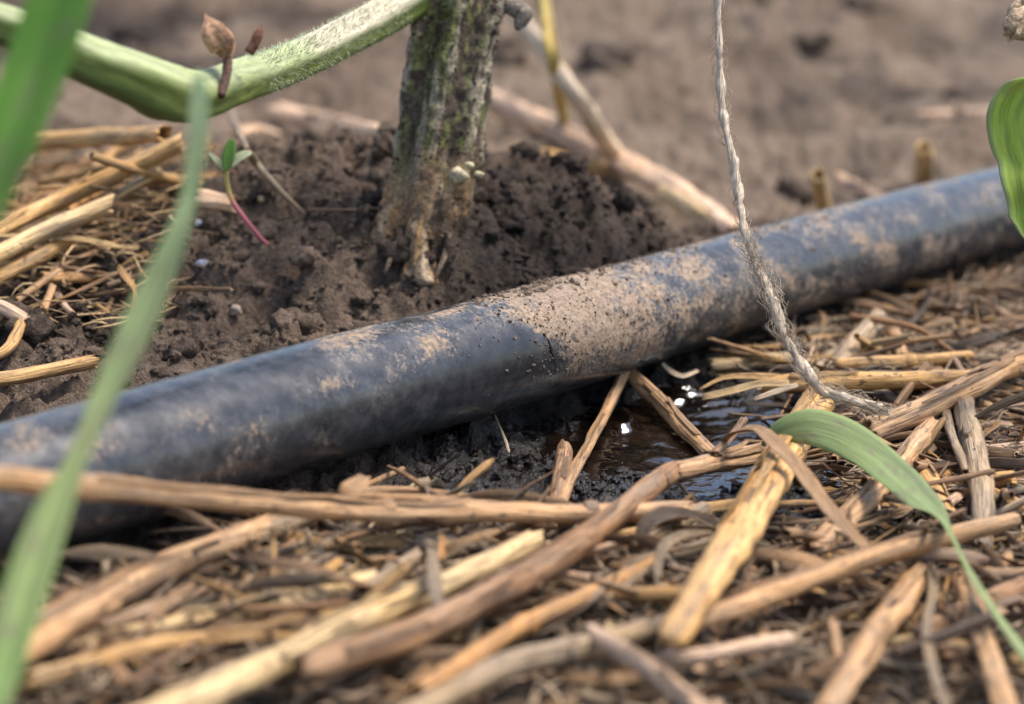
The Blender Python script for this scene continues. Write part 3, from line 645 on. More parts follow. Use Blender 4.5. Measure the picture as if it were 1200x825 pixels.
LAND = [(60, 565, "the longest straw's left end"), (250, 583, "the longest straw's first joint"), (560, 602, "the longest straw's middle"), (720, 601, "the longest straw's right end"), (200, 662, "the thick split straw"), (300, 625, "the thick split straw's upper end"), (70, 730, "the thick split straw's split end"),
 (187, 755, "the thin golden straw"), (60, 795, "the thin golden straw's tip"), (300, 715, "the dull tan straw"), (250, 812, "the pale yellow straw's foot"), (400, 738, "the pale yellow straw"), (600, 645, "the pale yellow straw's cut end"), (400, 780, "the reddish brown straw's thick end"), (560, 705, "the reddish brown straw"), (710, 612, "the reddish brown straw's upper half"),
 (510, 800, "the orange straw's foot"), (600, 743, "the orange straw's joint"), (740, 672, "the orange straw's upper end"), (620, 775, "the long grey straw"), (520, 815, "the long grey straw's foot"), (840, 543, "the short ribbed straw"), (860, 640, "the stout straw"), (795, 740, "the stout straw's orange end"), (940, 500, "the stout straw's top"),
 (930, 687, "the freckled straw"), (1060, 645, "the freckled straw's right half"), (1180, 610, "the freckled straw's round tip"), (960, 640, "the hollow cut straw's mouth"), (1020, 575, "the hollow cut straw"), (930, 550, "the dry curled strip"), (1010, 638, "the dry curled strip's tip"), (1030, 480, "the twine's end"), (1100, 470, "the smooth tan straw"), (1180, 428, "the smooth tan straw's joint"),
 (1050, 446, "the frayed straw"), (840, 452, "the frayed straw's split end"), (1060, 421, "the straw with dark end"), (1110, 515, "the weathered split straw"), (1150, 600, "the weathered straw"), (1020, 750, "the thick brown straw"), (1000, 810, "the thick brown straw's foot"), (1150, 745, "the straw below the round tip"), (1170, 810, "the bottom right straw"), (1060, 560, "the drooping green blade"), (1140, 670, "the green blade's twist"), (1190, 750, "the green blade's trailing part"),
 (740, 775, "the pinkish straw"), (800, 815, "the pinkish straw's foot"), (850, 765, "the pinkish grey straw"), (920, 752, "the pinkish grey straw's end"), (695, 515, "the slender puddle straw"), (800, 505, "the mud speckled straw"), (335, 660, "the two leaning thin straws"), (465, 665, "the grey cut stub"), (785, 612, "the looped dark leaf strip"), (800, 650, "the arching tan leaf strip"), (1060, 383, "the thin brown twig"), (1000, 405, "the blurred leaning straw"), (1130, 718, "the dull brown stub"),
 (1108, 690, "the thin orange sliver"), (1180, 350, "the hose's right end"), (1190, 500, "the right edge's middle"), (1190, 560, "the right edge above the freckled straw"), (900, 800, "the bottom edge right of middle"), (430, 560, "the brown leaf scrap"), (130, 620, "the hose's shaded left end"), (120, 690, "the slender blurred grass blade"), (660, 800, "the bottom edge's middle")]
def where(px, py):
    a, b, nm = min(LAND, key=lambda q: (q[0]-px)**2+(1.3*(q[1]-py))**2)
    dx, dy = px-a, py-b
    if dx*dx+dy*dy < 200: return "against "+nm
    if abs(dx) > abs(dy)*1.2: return ("right of " if dx > 0 else "left of ")+nm
    return ("below " if dy > 0 else "above ")+nm
TONE = {"gold": "golden", "tan": "tan", "brown": "brown", "grey": "greyish", "pale": "pale", "dark": "dark", "pink": "pinkish", "orange": "orange"}
from mathutils import Euler, Matrix
def in_puddle(x, y): return (wetness(np.asarray(x, float), np.asarray(y, float)) > .45)
placed = 0; extra = []
rl = random.Random(5)
def put_litter(x, y, h, yaw, tilt, L, wmm, kind, c, note=None):
    me = (STALKS if kind == 'stalk' else STRIPS)[rl.randrange(9)]
    z = float(G(x, y))+h
    px, py = proj(np.array((x, y, z)))
    o = bpy.data.objects.new("straw_piece" if kind == 'stalk' else "leaf_strip", me)
    o.location = (x*S, y*S, z*S); o.rotation_euler = Euler((rl.uniform(0, 6.28) if kind == 'stalk' else rl.uniform(-.6, .6), tilt, yaw), 'XYZ')
    o.scale = (L/20, wmm/2, wmm/2 if kind == 'stalk' else L/20*.8)
    k = rl.uniform(.8, 1.15); o.color = tuple(v*k for v in C[c])+(1,)
    col.objects.link(o)
    # how it lies in the picture
    ca, sa = cos(yaw)*L/2, sin(yaw)*L/2
    p1 = proj(np.array((x-ca, y-sa, z))); p2 = proj(np.array((x+ca, y+sa, z))); ax = p2[0]-p1[0]; ay = p1[1]-p2[1]
    an = math.degrees(math.atan2(ay, ax)) % 180
    lie = "level" if an < 7 or an > 173 else ("slanting up" if an < 60 else ("upright" if an < 120 else "slanting down"))
    sz = ("long" if L > 23 else "short") if kind == 'stalk' else ("curled" if L < 20 else "long curled")
    wl = "thin" if wmm < 1.3 else "stout"
    kn = "straw piece" if kind == 'stalk' else "leaf strip"
    if note: o["group"] = "straw pieces of the heap at left"
    else: o["group"] = "small straw pieces of the mulch" if kind == 'stalk' else "small dry leaf strips of the mulch"
    o["category"] = "straw" if kind == 'stalk' else "leaf strip"
    LIT.append((o, f"{wl if kind == 'stalk' else ''} {sz} {TONE[c]} {kn}".strip(), lie, note or where(px, py), px, py))
LIT = []
n = 0
while n < 225:
    x = rl.uniform(-82, 100); y = rl.uniform(262, 455)
    if hose_d(x, y) > (-11 if x < 52 else -5) or in_puddle(x, y): continue
    h0 = float(G(x, y)); px, py = proj(np.array((x, y, h0+2)))
    if not (-10 < px < 1210 and 300 < py < 835): continue
    if x < 30 and hose_d(x, y) > -20 and rl.random() < .85: continue
    kind = 'stalk' if rl.random() < .52 else 'strip'
    yaw = rl.gauss(.55, .5) if rl.random() < .55 else rl.uniform(0, pi)
    c = rl.choice(["gold", "tan", "tan", "brown", "brown", "grey", "grey", "grey", "pink", "pale", "dark"])
    L = rl.uniform(12, 44) if kind == 'stalk' else rl.uniform(10, 30)
    put_litter(x, y, rl.uniform(.3, 4.6), yaw, rl.gauss(0, .16), L, rl.uniform(.8, 2.5) if kind == 'stalk' else rl.uniform(.7, 1.7), kind, c)
    n += 1
n = 0
while n < 26:                                 # the straw heap behind the hose at the left
    x = rl.uniform(-108, -62); y = rl.uniform(405, 540)
    p = np.array((x, y, float(G(x, y))+4)); px, py = proj(p)
    if not (-10 < px < 200 and 150 < py < 330): continue
    put_litter(x, y, rl.uniform(3, 9), rl.gauss(.7, .5), rl.gauss(0, .2), rl.uniform(14, 36), rl.uniform(.8, 2.2), 'stalk' if rl.random() < .7 else 'strip', rl.choice(["gold", "gold", "tan", "pale", "orange"]), "in the heap behind the hose")
    n += 1
def name_litter():
    seen = {}
    for it in LIT: seen.setdefault((it[1], it[2], it[3]), []).append(it)
    for (k, lie, wh), L in seen.items():
        L.sort(key=lambda it: it[4])
        for i, it in enumerate(L):
            t = f"{k} {lie} {wh}"
            if len(L) > 1:
                q = ["leftmost", "rightmost"] if len(L) == 2 else ["leftmost"]+[("second", "third", "fourth", "fifth", "sixth")[j]+" from left" for j in range(len(L)-2)]+["rightmost"]
                t += ", "+q[i]
            if len(t.split()) > 16: t = t.replace(" short ", " ").replace(" long ", " ", 1) if len(t.split()) == 17 else t.replace("thin ", "").replace("stout ", "", 1).replace("short ", "", 1).replace("long ", "", 1)
            it[0]["label"] = t
name_litter()
# more of the same, too many to pick apart: one mass below the countable pieces
def litter_mass(name, label, n, box, keep, h0, h1, tones, gauss_yaw=.55):
    x, y = scatter(n, *box, keep); vs = []; fs = []; us = []; cs = []; off = 0
    for i in range(len(x)):
        me = (STALKS if rl.random() < .55 else STRIPS)[rl.randrange(9)]; L = rl.uniform(9, 38)/20; wd = rl.uniform(.3, 1.5)/2*(1 if rl.random() < .4 else .6)
        v = np.zeros(len(me.vertices)*3, np.float32); me.vertices.foreach_get("co", v); v = v.reshape(-1, 3)/S
        stk = me in STALKS
        v = v*np.array((L, wd, wd if stk else L*.8))
        e = Euler((rl.uniform(0, 6.28) if stk else rl.uniform(-.9, .9), rl.gauss(0, .2), rl.gauss(gauss_yaw, .6) if rl.random() < .5 else rl.uniform(0, pi)), 'XYZ').to_matrix()
        v = v@np.array(e).T+np.array((x[i], y[i], float(G(x[i], y[i]))+rl.uniform(h0, h1)))
        lt = np.zeros(len(me.loops), np.int32); me.loops.foreach_get("vertex_index", lt)
        uv = np.zeros(len(me.loops)*2, np.float32); me.uv_layers[0].data.foreach_get("uv", uv); uv = uv.reshape(-1, 2)+np.array((0, rl.uniform(0, 400)))
        ps = [p.loop_total for p in me.polygons]
        vs.append(v); fs.append((lt+off, ps)); us.append(uv); off += len(v)
        c = np.array(C[rl.choice(tones)])*rl.uniform(.40, 1.05); cs.append(np.repeat(np.append(c, 1)[None], len(v), 0))
    me = bpy.data.meshes.new(name); V = np.vstack(vs)*S; LT = np.concatenate([a for a, _ in fs]).astype(np.int32); PT = np.concatenate([b for _, b in fs]).astype(np.int32)
    me.vertices.add(len(V)); me.vertices.foreach_set("co", V.astype(np.float32).ravel()); me.loops.add(len(LT)); me.loops.foreach_set("vertex_index", LT)
    me.polygons.add(len(PT)); me.polygons.foreach_set("loop_start", np.concatenate([[0], np.cumsum(PT)[:-1]]).astype(np.int32)); me.polygons.foreach_set("loop_total", PT); me.polygons.foreach_set("use_smooth", np.ones(len(PT), bool))
    a = me.color_attributes.new("Col", 'FLOAT_COLOR', 'POINT'); a.data.foreach_set("color", np.vstack(cs).astype(np.float32).ravel())
    u = me.uv_layers.new(name="UVMap"); u.data.foreach_set("uv", np.vstack(us).astype(np.float32).ravel()); me.update(calc_edges=True)
    o = bpy.data.objects.new(name, me); me.materials.append(M_STRAWV); col.objects.link(o); return tag(o, label, "straw litter", None, "stuff")
litter_mass("straw_litter", "dense mass of small dry straw and leaf bits under the larger straws", 11300, (-170, 185, 225, 520), lambda x, y: (hose_d(x, y) < np.where(x < 50, -12, -4)) & ~in_puddle(x, y) & (RNG.random(len(x)) < np.where((np.abs(x) < y*.24+6) & (y > 255), 1, .22)), -.4, 2.9, ["gold", "tan", "tan", "brown", "brown", "grey", "grey", "pink", "dark"])
litter_mass("straw_litter", "mass of small straw bits in the heap behind the hose at left", 260, (-118, -62, 400, 545), lambda x, y: hose_d(x, y) > 12, .5, 6, ["gold", "gold", "tan", "pale", "brown"])
# the finest chaff: nobody could count it
def chaff(name, label, n, box, keep, hmax, c_lo, c_hi):
    x, y = scatter(n, *box, keep); n = len(x)
    L = RNG.uniform(2.5, 13, n); wd = RNG.uniform(.12, .55, n)*(.6+.4*RNG.random(n)); yaw = np.where(RNG.random(n) < .5, RNG.normal(.5, .5, n), RNG.uniform(0, pi, n)); tilt = RNG.normal(0, .25, n)
    z = np.maximum(H(x, y), G(x, y))+RNG.uniform(.1, hmax, n)
    curv = RNG.normal(0, .25, n); curz = RNG.normal(0, .22, n)
    ts = np.array([-.5, -.25, 0, .25, .5]); V = np.zeros((n, 5, 4, 3))
    dx = np.cos(yaw)*np.cos(tilt); dy = np.sin(yaw)*np.cos(tilt); dz = np.sin(tilt)
    sx = -np.sin(yaw); sy = np.cos(yaw)
    for k, t_ in enumerate(ts):
        c0 = np.stack([x+dx*L*t_+sx*curv*L*(t_*t_*4-.5), y+dy*L*t_+sy*curv*L*(t_*t_*4-.5), z+dz*L*t_+curz*L*(.5-t_*t_*4)*.5], -1)
        w_ = wd*(1-.75*(abs(t_)*2)**3)
        for m_, (a, b) in enumerate(((1, 0), (0, .6), (-1, 0), (0, -.6))):
            V[:, k, m_] = c0+np.stack([sx*w_*a, sy*w_*a, w_*b], -1)
    f = []
    for k in range(4):
        for m_ in range(4): f.append((k*4+m_, k*4+(m_+1) % 4, (k+1)*4+(m_+1) % 4, (k+1)*4+m_))
    f += [(3, 2, 1, 0), (16, 17, 18, 19)]
    F = (np.array(f)[None]+(np.arange(n)*20)[:, None, None]).reshape(-1, 4)
    k = RNG.random((n, 1))**1.3; cc = np.array(c_lo)*(1-k)+np.array(c_hi)*k; cc = np.concatenate([cc, np.ones((n, 1))], 1)
    o = fast_mesh(name, V.reshape(-1, 3), F, np.repeat(cc, 20, 0), M_CHAFF)
    return tag(o, label, "chaff", None, "stuff")
M_CHAFF = vcol_mat("chaff", .7, 1500, .4, .4, .0002, .25)
chaff("straw_chaff", "fine dry chaff and fibres filling the mulch before the hose", 26000, (-170, 185, 225, 520), lambda x, y: (RNG.random(len(x)) < np.where((np.abs(x) < y*.24+6) & (y > 255), 1, .3)) & (hose_d(x, y) < np.where(x < 50, -12, -4)) & ~in_puddle(x, y) & ~((x < 30) & (hose_d(x, y) > -18) & (RNG.random(len(x)) < .8)), 4.2, (.06, .042, .030), (.46, .33, .21))
chaff("straw_chaff", "fine straw chaff of the heap behind the hose at left", 900, (-115, -60, 395, 545), lambda x, y: (hose_d(x, y) > 10), 6, (.18, .11, .06), (.55, .38, .19))

# ------------------------------------------------------------------ plant
def make_plant():
    base = BASE
    root = bpy.data.objects.new("vegetable_plant", None); col.objects.link(root); root.location = tuple(base*S)
    tag(root, "ribbed hairy plant stem with soil caked bark and a green side shoot", "plant")
    d0 = depth(base)
    px = [(556, -240), (549, -90), (541, -30), (537, 0), (524, 100), (512, 180), (498, 250), (490, 292), (485, 330)]
    wd = [112, 114, 114, 112, 108, 104, 100, 104, 122]
    pts = [np.append(P(a, b, d0-2), w_*d0/FPX) for (a, b), w_ in zip(px, wd)]
    q = spline(pts, .45); path, rad = q[:, :3], q[:, 3]/2
    n = len(path); s = np.concatenate([[0], np.cumsum(np.linalg.norm(np.diff(path, axis=0), axis=1))])
    def ridge(th): return .5+.5*np.cos(6*th)
    Lt = s[-1]; B0 = frames(path, (0, -1, 0))[2][n//2]
    def rfun(th, s_):
        t = s_/Lt
        flare = sstep(.74, 1., t)
        return 1-.20*(1-ridge(th+.25*np.sin(s_/14)))**1.2+.09*fbm(th*2.2, s_/5, 3, 101)+.05*fbm(th*6, s_/1.4, 3, 102)+flare*(.20*np.cos(4*th+1)+.28*fbm(th*5, s_/9, 3, 103))
    SGN = 1 if B0[0] > 0 else -1
    def cfun(th, s_, V):
        th = (th+pi) % (2*pi)-pi; t = s_/Lt+0*th; r = ridge(th+.25*np.sin(s_/14))+0*s_
        n1 = fbm(th*2.5, s_/7, 4, 111)+0*t; n2 = fbm(th*7, s_/2.2, 4, 112)+0*t
        green = np.array((.16, .165, .055)); dk = np.array((.040, .038, .020)); greyr = np.array((.40, .34, .24)); soil = np.array((.085, .060, .044)); rust = np.array((.26, .15, .07)); tanr = np.array((.36, .27, .18))
        def mx(a, b, f): return a*(1-f[..., None])+b*f[..., None]
        c = mx(np.broadcast_to(dk, t.shape+(3,)), green, sstep(-.35, .3, n1+.5*t-.1+.25*sstep(.1, -.8, th*SGN)))
        c = mx(c, greyr, .9*sstep(.62, .9, r+.2*n2)*sstep(.22, .34, t)*sstep(.62, .85, np.abs(th)+0*t)*sstep(-.45, .0, n1+.2))
        c = mx(c, soil, .97*sstep(-.12, .2, n2+.35*n1+.30*sstep(.45, .2, t)-.10+.30*(1-r)))
        c = mx(c, greyr*.8, .85*sstep(.08, .4, fbm(th*8, s_/9, 4, 114)+0*t)*sstep(.25, .6, r))
        fl = sstep(.70, .84, t+.05*n1)
        c = mx(c, mx(np.broadcast_to(rust, c.shape), tanr, sstep(-.1, .35, fbm(th*7, s_/9, 4, 115)+0*t)), fl*.9)
        c = mx(c, soil, fl*sstep(.1, .45, n1)*.8)
        return np.concatenate([c, np.ones(t.shape+(1,))], -1)
    mb = MB(); tube(mb, path, rad, 110, ('flat', 'flat'), rfun, 0, cfun, up=(0, -1, 0))
    stem = mb.build("main_stem", M_BARK, root)
    T, N, B = frames(path, (0, -1, 0))
    # root flares
    for k, (a, b, c0, dd) in enumerate([((462, 262), (452, 285), (446, 312), 2), ((478, 262), (462, 290), (452, 318), -6), ((522, 270), (523, 295), (510, 326), -7), ((500, 280), (494, 300), (486, 322), -9)]):
        pp = spline([P(*a, d0-5), P(*b, d0-6+dd*.5), P(*c0, d0-5+dd)], 1.); m = MB()
        tube(m, pp, np.linspace(1.0, .35, len(pp)), 10, ('round', 'point'), lambda th, s_: 1+.2*vnoise(th*2, s_/3, k), 0,
             lambda th, s_, V: np.concatenate([np.array((.13, .095, .065))*(1+.9*fbm(th*3, s_/3, 3, 120+k))[..., None], np.ones(V.shape[:2]+(1,))], -1))
        m.build("root", M_BARK, stem)
    # pale knobs
    for a, b, r_ in ((537, 206, 11), (550, 194, 5.5), (561, 205, 5.5)):
        c0 = P(a, b, d0-2-rad[0]*.93); m = MB(); v, f = ICO[2]
        v = v*(1+.10*RNG.normal(size=(len(v), 1))*1.6)*r_*d0/FPX*np.array((1.1, .55, .85))
        m.add(v+c0, [tuple(x_) for x_ in f], None, [(.54, .45, .29, 1) if RNG.random() > .25 else (.38, .36, .17, 1) for _ in v]); m.build("knob", M_BARK, stem)
    # side shoot
    vp = [(-90, -8, 322, 44), (-30, 18, 326, 44), (40, 44, 330, 50), (110, 74, 334, 56), (165, 96, 338, 62), (196, 110, 342, 68), (232, 112, 350, 56), (270, 98, 362, 50), (335, 76, 388, 46), (400, 45, 410, 44), (460, 12, 425, 45), (520, -32, 437, 50), (560, -70, d0, 52)]
    q = spline([np.append(P(a, b, d), w_*d/FPX) for a, b, d, w_ in vp], .6); vpath, vr = q[:, :3], q[:, 3]/2
    vpx = 600+FPX*vpath[:, 0]/np.array([depth(p_) for p_ in vpath])
    vs = np.concatenate([[0], np.cumsum(np.linalg.norm(np.diff(vpath, axis=0), axis=1))])
    def vrf(th, s_): return 1+.075*np.cos(5*th+.6+.01*s_)+.05*fbm(th*3, s_/6, 3, 131)
    def vcf(th, s_, V):
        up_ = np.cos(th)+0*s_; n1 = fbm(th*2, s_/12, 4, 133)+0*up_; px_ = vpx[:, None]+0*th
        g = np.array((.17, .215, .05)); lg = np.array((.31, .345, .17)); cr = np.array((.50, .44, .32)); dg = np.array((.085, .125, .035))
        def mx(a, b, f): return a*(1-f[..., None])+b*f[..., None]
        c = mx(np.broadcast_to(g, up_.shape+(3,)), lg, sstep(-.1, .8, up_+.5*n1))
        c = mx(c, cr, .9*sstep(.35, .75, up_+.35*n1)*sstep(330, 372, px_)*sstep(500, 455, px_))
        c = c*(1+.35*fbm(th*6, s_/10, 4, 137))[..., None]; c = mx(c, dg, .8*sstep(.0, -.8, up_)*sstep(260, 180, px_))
        return np.concatenate([c, np.ones(up_.shape+(1,))], -1)
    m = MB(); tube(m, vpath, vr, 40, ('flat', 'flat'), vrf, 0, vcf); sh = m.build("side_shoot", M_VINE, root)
    # withered bud at the shoot's joint
    m = MB(); pp = spline([P(262, 100, 352), P(266, 78, 352), P(262, 62, 351), P(255, 40, 350)], .6)
    bt = lambda c_: (lambda th, s_, V: np.concatenate([np.array(c_)*(1+.4*fbm(th*2, s_/2, 3, 140))[..., None], np.ones(V.shape[:2]+(1,))], -1))
    tube(m, spline([P(258, 112, 348), P(265, 90, 350), P(267, 68, 351)], .6), .75, 8, ('flat', 'flat'), cfun=bt((.10, .055, .04))); m.build("bud_stalk", M_BARK, sh)
    m = MB(); pp = spline([P(267, 68, 351), P(262, 55, 351), P(252, 40, 350), P(243, 22, 350)], .5); tube(m, pp, np.interp(np.linspace(0, 1, len(pp)), [0, .3, .7, 1], [.7, 2.2, 1.9, .5]), 12, ('round', 'point'), lambda th, s_: 1+.25*np.cos(4*th)+.2*vnoise(th, s_/1.5, 3), 0, bt((.42, .24, .14))); m.build("withered_bud", M_BARK, sh)
    m = MB(); tube(m, spline([P(292, 62, 356), P(298, 52, 356), P(303, 40, 356)], .5), .8, 8, ('flat', 'point'), cfun=bt((.22, .10, .06))); m.build("bract", M_BARK, sh)
    # dead leaf stub right of the stem
    m = MB(); pp = spline([P(582, 2, d0-3), P(598, 8, d0-4), P(612, 16, d0-4), P(607, 32, d0-5)], .4)
    tube(m, pp, np.interp(np.linspace(0, 1, len(pp)), [0, .4, .7, 1], [1., 1.6, 2.0, .7]), 14, ('flat', 'round'), lambda th, s_: 1+.3*fbm(th*2, s_/1.6, 3, 8), 0, bt((.20, .165, .13))); m.build("leaf_stub", M_BARK, stem)
    # hairs
    V = []; Fc = []; cc = []
    def hair(p_, d_, L, r_, c_):
        k = len(V); d_ = d_/np.linalg.norm(d_); a = np.cross(d_, (.3, .5, .8)); a /= np.linalg.norm(a); b = np.cross(d_, a)
        for t_ in (0, 2.1, 4.2): V.append(p_+r_*(a*cos(t_)+b*sin(t_)))
        V.append(p_+d_*L)
        for f_ in ((0, 1, 3), (1, 2, 3), (2, 0, 3)): Fc.append(tuple(k+i_ for i_ in f_))
        cc.extend([c_]*4)
    for _ in range(2600):
        i = int(random.random()**1.5*n*.55); th = random.uniform(-2., 2.); rr_ = rad[i]*float(rfun(np.array(th), np.array(s[i])))
        d_ = N[i]*cos(th)+B[i]*sin(th); k = random.random()
        hair(path[i]+d_*rr_*.97, d_+RNG.normal(size=3)*.5, random.uniform(.4, 1.3), .07, (.045, .035, .028, 1) if k < .55 else (.30, .25, .19, 1))
    VT, VN, VB = frames(vpath)
    for _ in range(3200):
        i = random.randrange(int(len(vpath)*.45), len(vpath)-40); th = random.uniform(0, 2*pi); d_ = VN[i]*cos(th)+VB[i]*sin(th)
        hair(vpath[i]+d_*vr[i]*.98, d_+RNG.normal(size=3)*.25, random.uniform(.4, 1.1), .07, (.50, .55, .36, 1))
    o = fast_mesh("stem_hair", V, Fc, cc, M_BARK, False); adopt(o, stem); o["kind"] = "stuff"
    # soil crumbs stuck on the bark
    pos = []; sz = []
    for _ in range(1500):
        i = random.randrange(int(n*.05), int(n*.93)); th = random.uniform(-1.9, 1.9); rr_ = rad[i]*float(rfun(np.array(th), np.array(s[i])))
        if float(fbm(np.array(th*2.5), np.array(s[i]/5), 3, 150)) < -.05: continue
        d_ = N[i]*cos(th)+B[i]*sin(th); pos.append(path[i]+d_*rr_); sz.append(random.uniform(.12, .42))
    sz = np.array(sz); o = crumbs("bark_soil", np.array(pos), sz, 1, np.stack([0*sz, .35+.5*RNG.random(len(sz)), 0*sz, 0*sz+1], -1)); adopt(o, stem); o["kind"] = "stuff"
make_plant()

# ------------------------------------------------------------------ seedling
def make_seedling():
    d = depth(GP(318, 306, 0)); base = P(318, 308, d)
    root = bpy.data.objects.new("seedling", None); col.objects.link(root); root.location = tuple(base*S)
    tag(root, "tiny seedling with pink stalk and two leaves on the soil mound", "seedling")
    pts = [P(319, 312, d), P(316, 290, d-1), (P(306, 280, d-2)), P(288, 258, d-3), P(272, 235, d-3), P(266, 215, d-3), P(265, 198, d-3)]
    pp = spline(pts, .5); m = MB(); s_t = np.linspace(0, 1, len(pp))
    def cf(th, s_, V):
        t = s_t[:, None]+0*th; a = np.array((.42, .12, .14)); b = np.array((.45, .33, .10)); br = np.array((.20, .11, .07))
        f = sstep(.62, .80, t)[..., None]; g = sstep(.22, .1, t)[..., None]
        c = a*(1-f)+b*f; c = c*(1-g)+br*g; return np.concatenate([c, np.ones(t.shape+(1,))], -1)
    tube(m, pp, np.interp(s_t, [0, .15, .5, 1], [.4, .7, .75, .75])*.62, 10, ('flat', 'flat'), cfun=cf); m.build("stalk", M_VINE, root)
    def leaf(p0, p1, wmm, nr, c_, name):
        q = spline([p0, (p0+p1)/2+np.array((0, 0, .4)), p1], .3); t = np.linspace(0, 1, len(q)); m = MB()
        ribbon(m, q, wmm*np.sqrt(np.clip(np.sin(pi*(.06+.9*t)), 0, 1)), nr, .45, .10, 6, [(*c_, 1)]*(len(q)*14)); m.build(name, M_GREEN, root)
    leaf(P(266, 205, d-3), P(244, 179, d-3), 1.5, (0, -.3, 1), (.34, .36, .22), "seed_leaf")
    leaf(P(270, 194, d-4), P(294, 179, d-5), 2.2, (0, -.6, .8), (.66, .68, .42), "seed_leaf")
    leaf(P(265, 200, d-4), P(272, 163, d-4), 2.3, (-.2, -1, .1), (.20, .38, .07), "leaf")
    leaf(P(266, 198, d-2), P(272, 166, d-1), 2.4, (.4, -1, .1), (.16, .30, .06), "leaf")
make_seedling()

# ------------------------------------------------------------------ twine
def make_twine():
    pts = [(835, -160, 398), (838, -60, 396), (840, 0, 395), (841, 45, 394), (843, 85, 393), (847, 130, 392), (856, 175, 390), (864, 225, 389), (870, 262, 387), (881, 297, 386), (897, 330, 384), (908, 362, 382), (916, 388, 381), (931, 412, 380), (944, 432, 379), (955, 447, 378)]
    end = [(967, 459, 378), (985, 466, 378), (1005, 471, 378), (1033, 480, 378)]
    core = spline([P(*p) for p in pts+end], .35); m_ = len(core)
    core[:, 0] += .25*vnoise(np.arange(m_)/18., np.zeros(m_), 4); core[:, 1] += .2*vnoise(np.arange(m_)/20., np.zeros(m_)+3, 4)
    root = bpy.data.objects.new("twine", None); col.objects.link(root); root.location = tuple(P(1000, 471, 378)*S)
    tag(root, "frayed grey brown twine hanging from above in front of the hose", "twine")
    T, N, B = frames(core, (0, -1, 0)); s = np.concatenate([[0], np.cumsum(np.linalg.norm(np.diff(core, axis=0), axis=1))])
    rad = .62+.13*vnoise(s/6, 0*s, 6)+.10*vnoise(s/1.9, 0*s, 9)+.40*np.exp(-((s-s[-1]+13)/3)**2)+.16*sstep(s[-1]-12, s[-1], s)
    tw = s*.50+1.8*vnoise(s/9, 0*s+4, 2)
    for k in range(2):
        a = tw+k*pi; off = rad*.44
        p = core+off[:, None]*(np.cos(a)[:, None]*N+np.sin(a)[:, None]*B)
        mb = MB(); tube(mb, p, rad*.86*(1+.16*vnoise(s/1.6, 0*s+k, 3)+.12*vnoise(s/.7, 0*s+k, 8)), 14, ('flat', 'flat'), lambda th, s_: 1+.22*fbm(th*2.2+s_*.5, s_/2.2, 3, 160+k)+.07*np.cos(7*th+1.1*s_), up=(0, -1, 0)); mb.build("strand", M_TWINE, root)
    # loose fibres
    mb = MB()
    for _ in range(620):
        r_ = random.random()
        t = (s[-1]-random.uniform(0, 38)) if r_ < .62 else (random.uniform(0, s[-1]))
        i = int(np.argmin(np.abs(s-t))); a = random.uniform(0, 2*pi); dr = N[i]*cos(a)+B[i]*sin(a)
        L = random.uniform(1, 3.6) if r_ < .55 else random.uniform(.6, 2.2)
        p0 = core[i]+dr*rad[i]*1.1; sg = random.choice((-1, 1))
        mid = p0+dr*L*.35+T[i]*sg*L*.5+RNG.normal(size=3)*.3; e = p0+dr*L*random.uniform(.1, .5)+T[i]*sg*L+RNG.normal(size=3)*.5
        tube(mb, spline([p0, mid, e], .5), .045, 4, ('flat', 'point'))
    for _ in range(26):
        e = core[-1]; p0 = core[-6]+RNG.normal(size=3)*.45; q = e+T[-1]*random.uniform(.4, 1.8)+RNG.normal(size=3)*.6
        tube(mb, spline([p0, e+RNG.normal(size=3)*.5, q], .5), .07, 4, ('flat', 'point'))
    f = mb.build("fuzz", M_TWINE, root); f["kind"] = "stuff"
make_twine()

# ------------------------------------------------------------------ green blades and leaf
def blade(name, label, cat, pts, nrm, colf, fold=.12, root=None, cross=8, thick=.3, step=1.5, group=None):
    """pts: px, py, depth, width px"""
    q = [np.append(P(a, b, d), w_*d/FPX) for a, b, d, w_ in pts]
    if root is not None: q.append(np.append(np.array(root, float), q[-1][3]*.9))
    q = spline(q, step); path, wid = q[:, :3], np.clip(q[:, 3], .15, None); n = len(path)
    nr = np.array(nrm, float); nr = np.array([[np.interp(t, np.linspace(0, 1, len(nr)), nr[:, k]) for k in range(3)] for t in np.linspace(0, 1, n)])
    m_ = 2*(cross+1); cols = []
    aa = np.linspace(-1, 1, cross+1); aa = np.concatenate([aa, aa[::-1]])
    for i in range(n):
        for j in range(m_): cols.append((*colf(i/(n-1), aa[j]), 1))
    mb = MB(); ribbon(mb, path, wid, nr, thick, fold, cross, cols)
    o = mb.build(name, M_GREEN); tag(o, label, cat, group); return o
def gcol(a, b, c):
    def f(t, u):
        k = np.interp(t, [0, .5, 1], [0, 1, 2]); p, q, r_ = (a, b, k) if k < 1 else (b, c, k-1)
        v = 1+.22*(abs(u) < .12)-.06*cos(u*22)
        f = float(fbm(np.array(t*26), np.array(u*2.2), 3, 190)); v *= 1+.45*float(vnoise(np.array(u*9.), np.array(t*3.), 191))
        c_ = [(p[i]*(1-r_)+q[i]*r_)*v for i in range(3)]; k = min(.75, max(0, f-.22)*3.2)
        return tuple(c_[i]*(1-k)+(.30, .26, .17)[i]*k for i in range(3))
    return f
rt = GP(-60, 1010, 0)
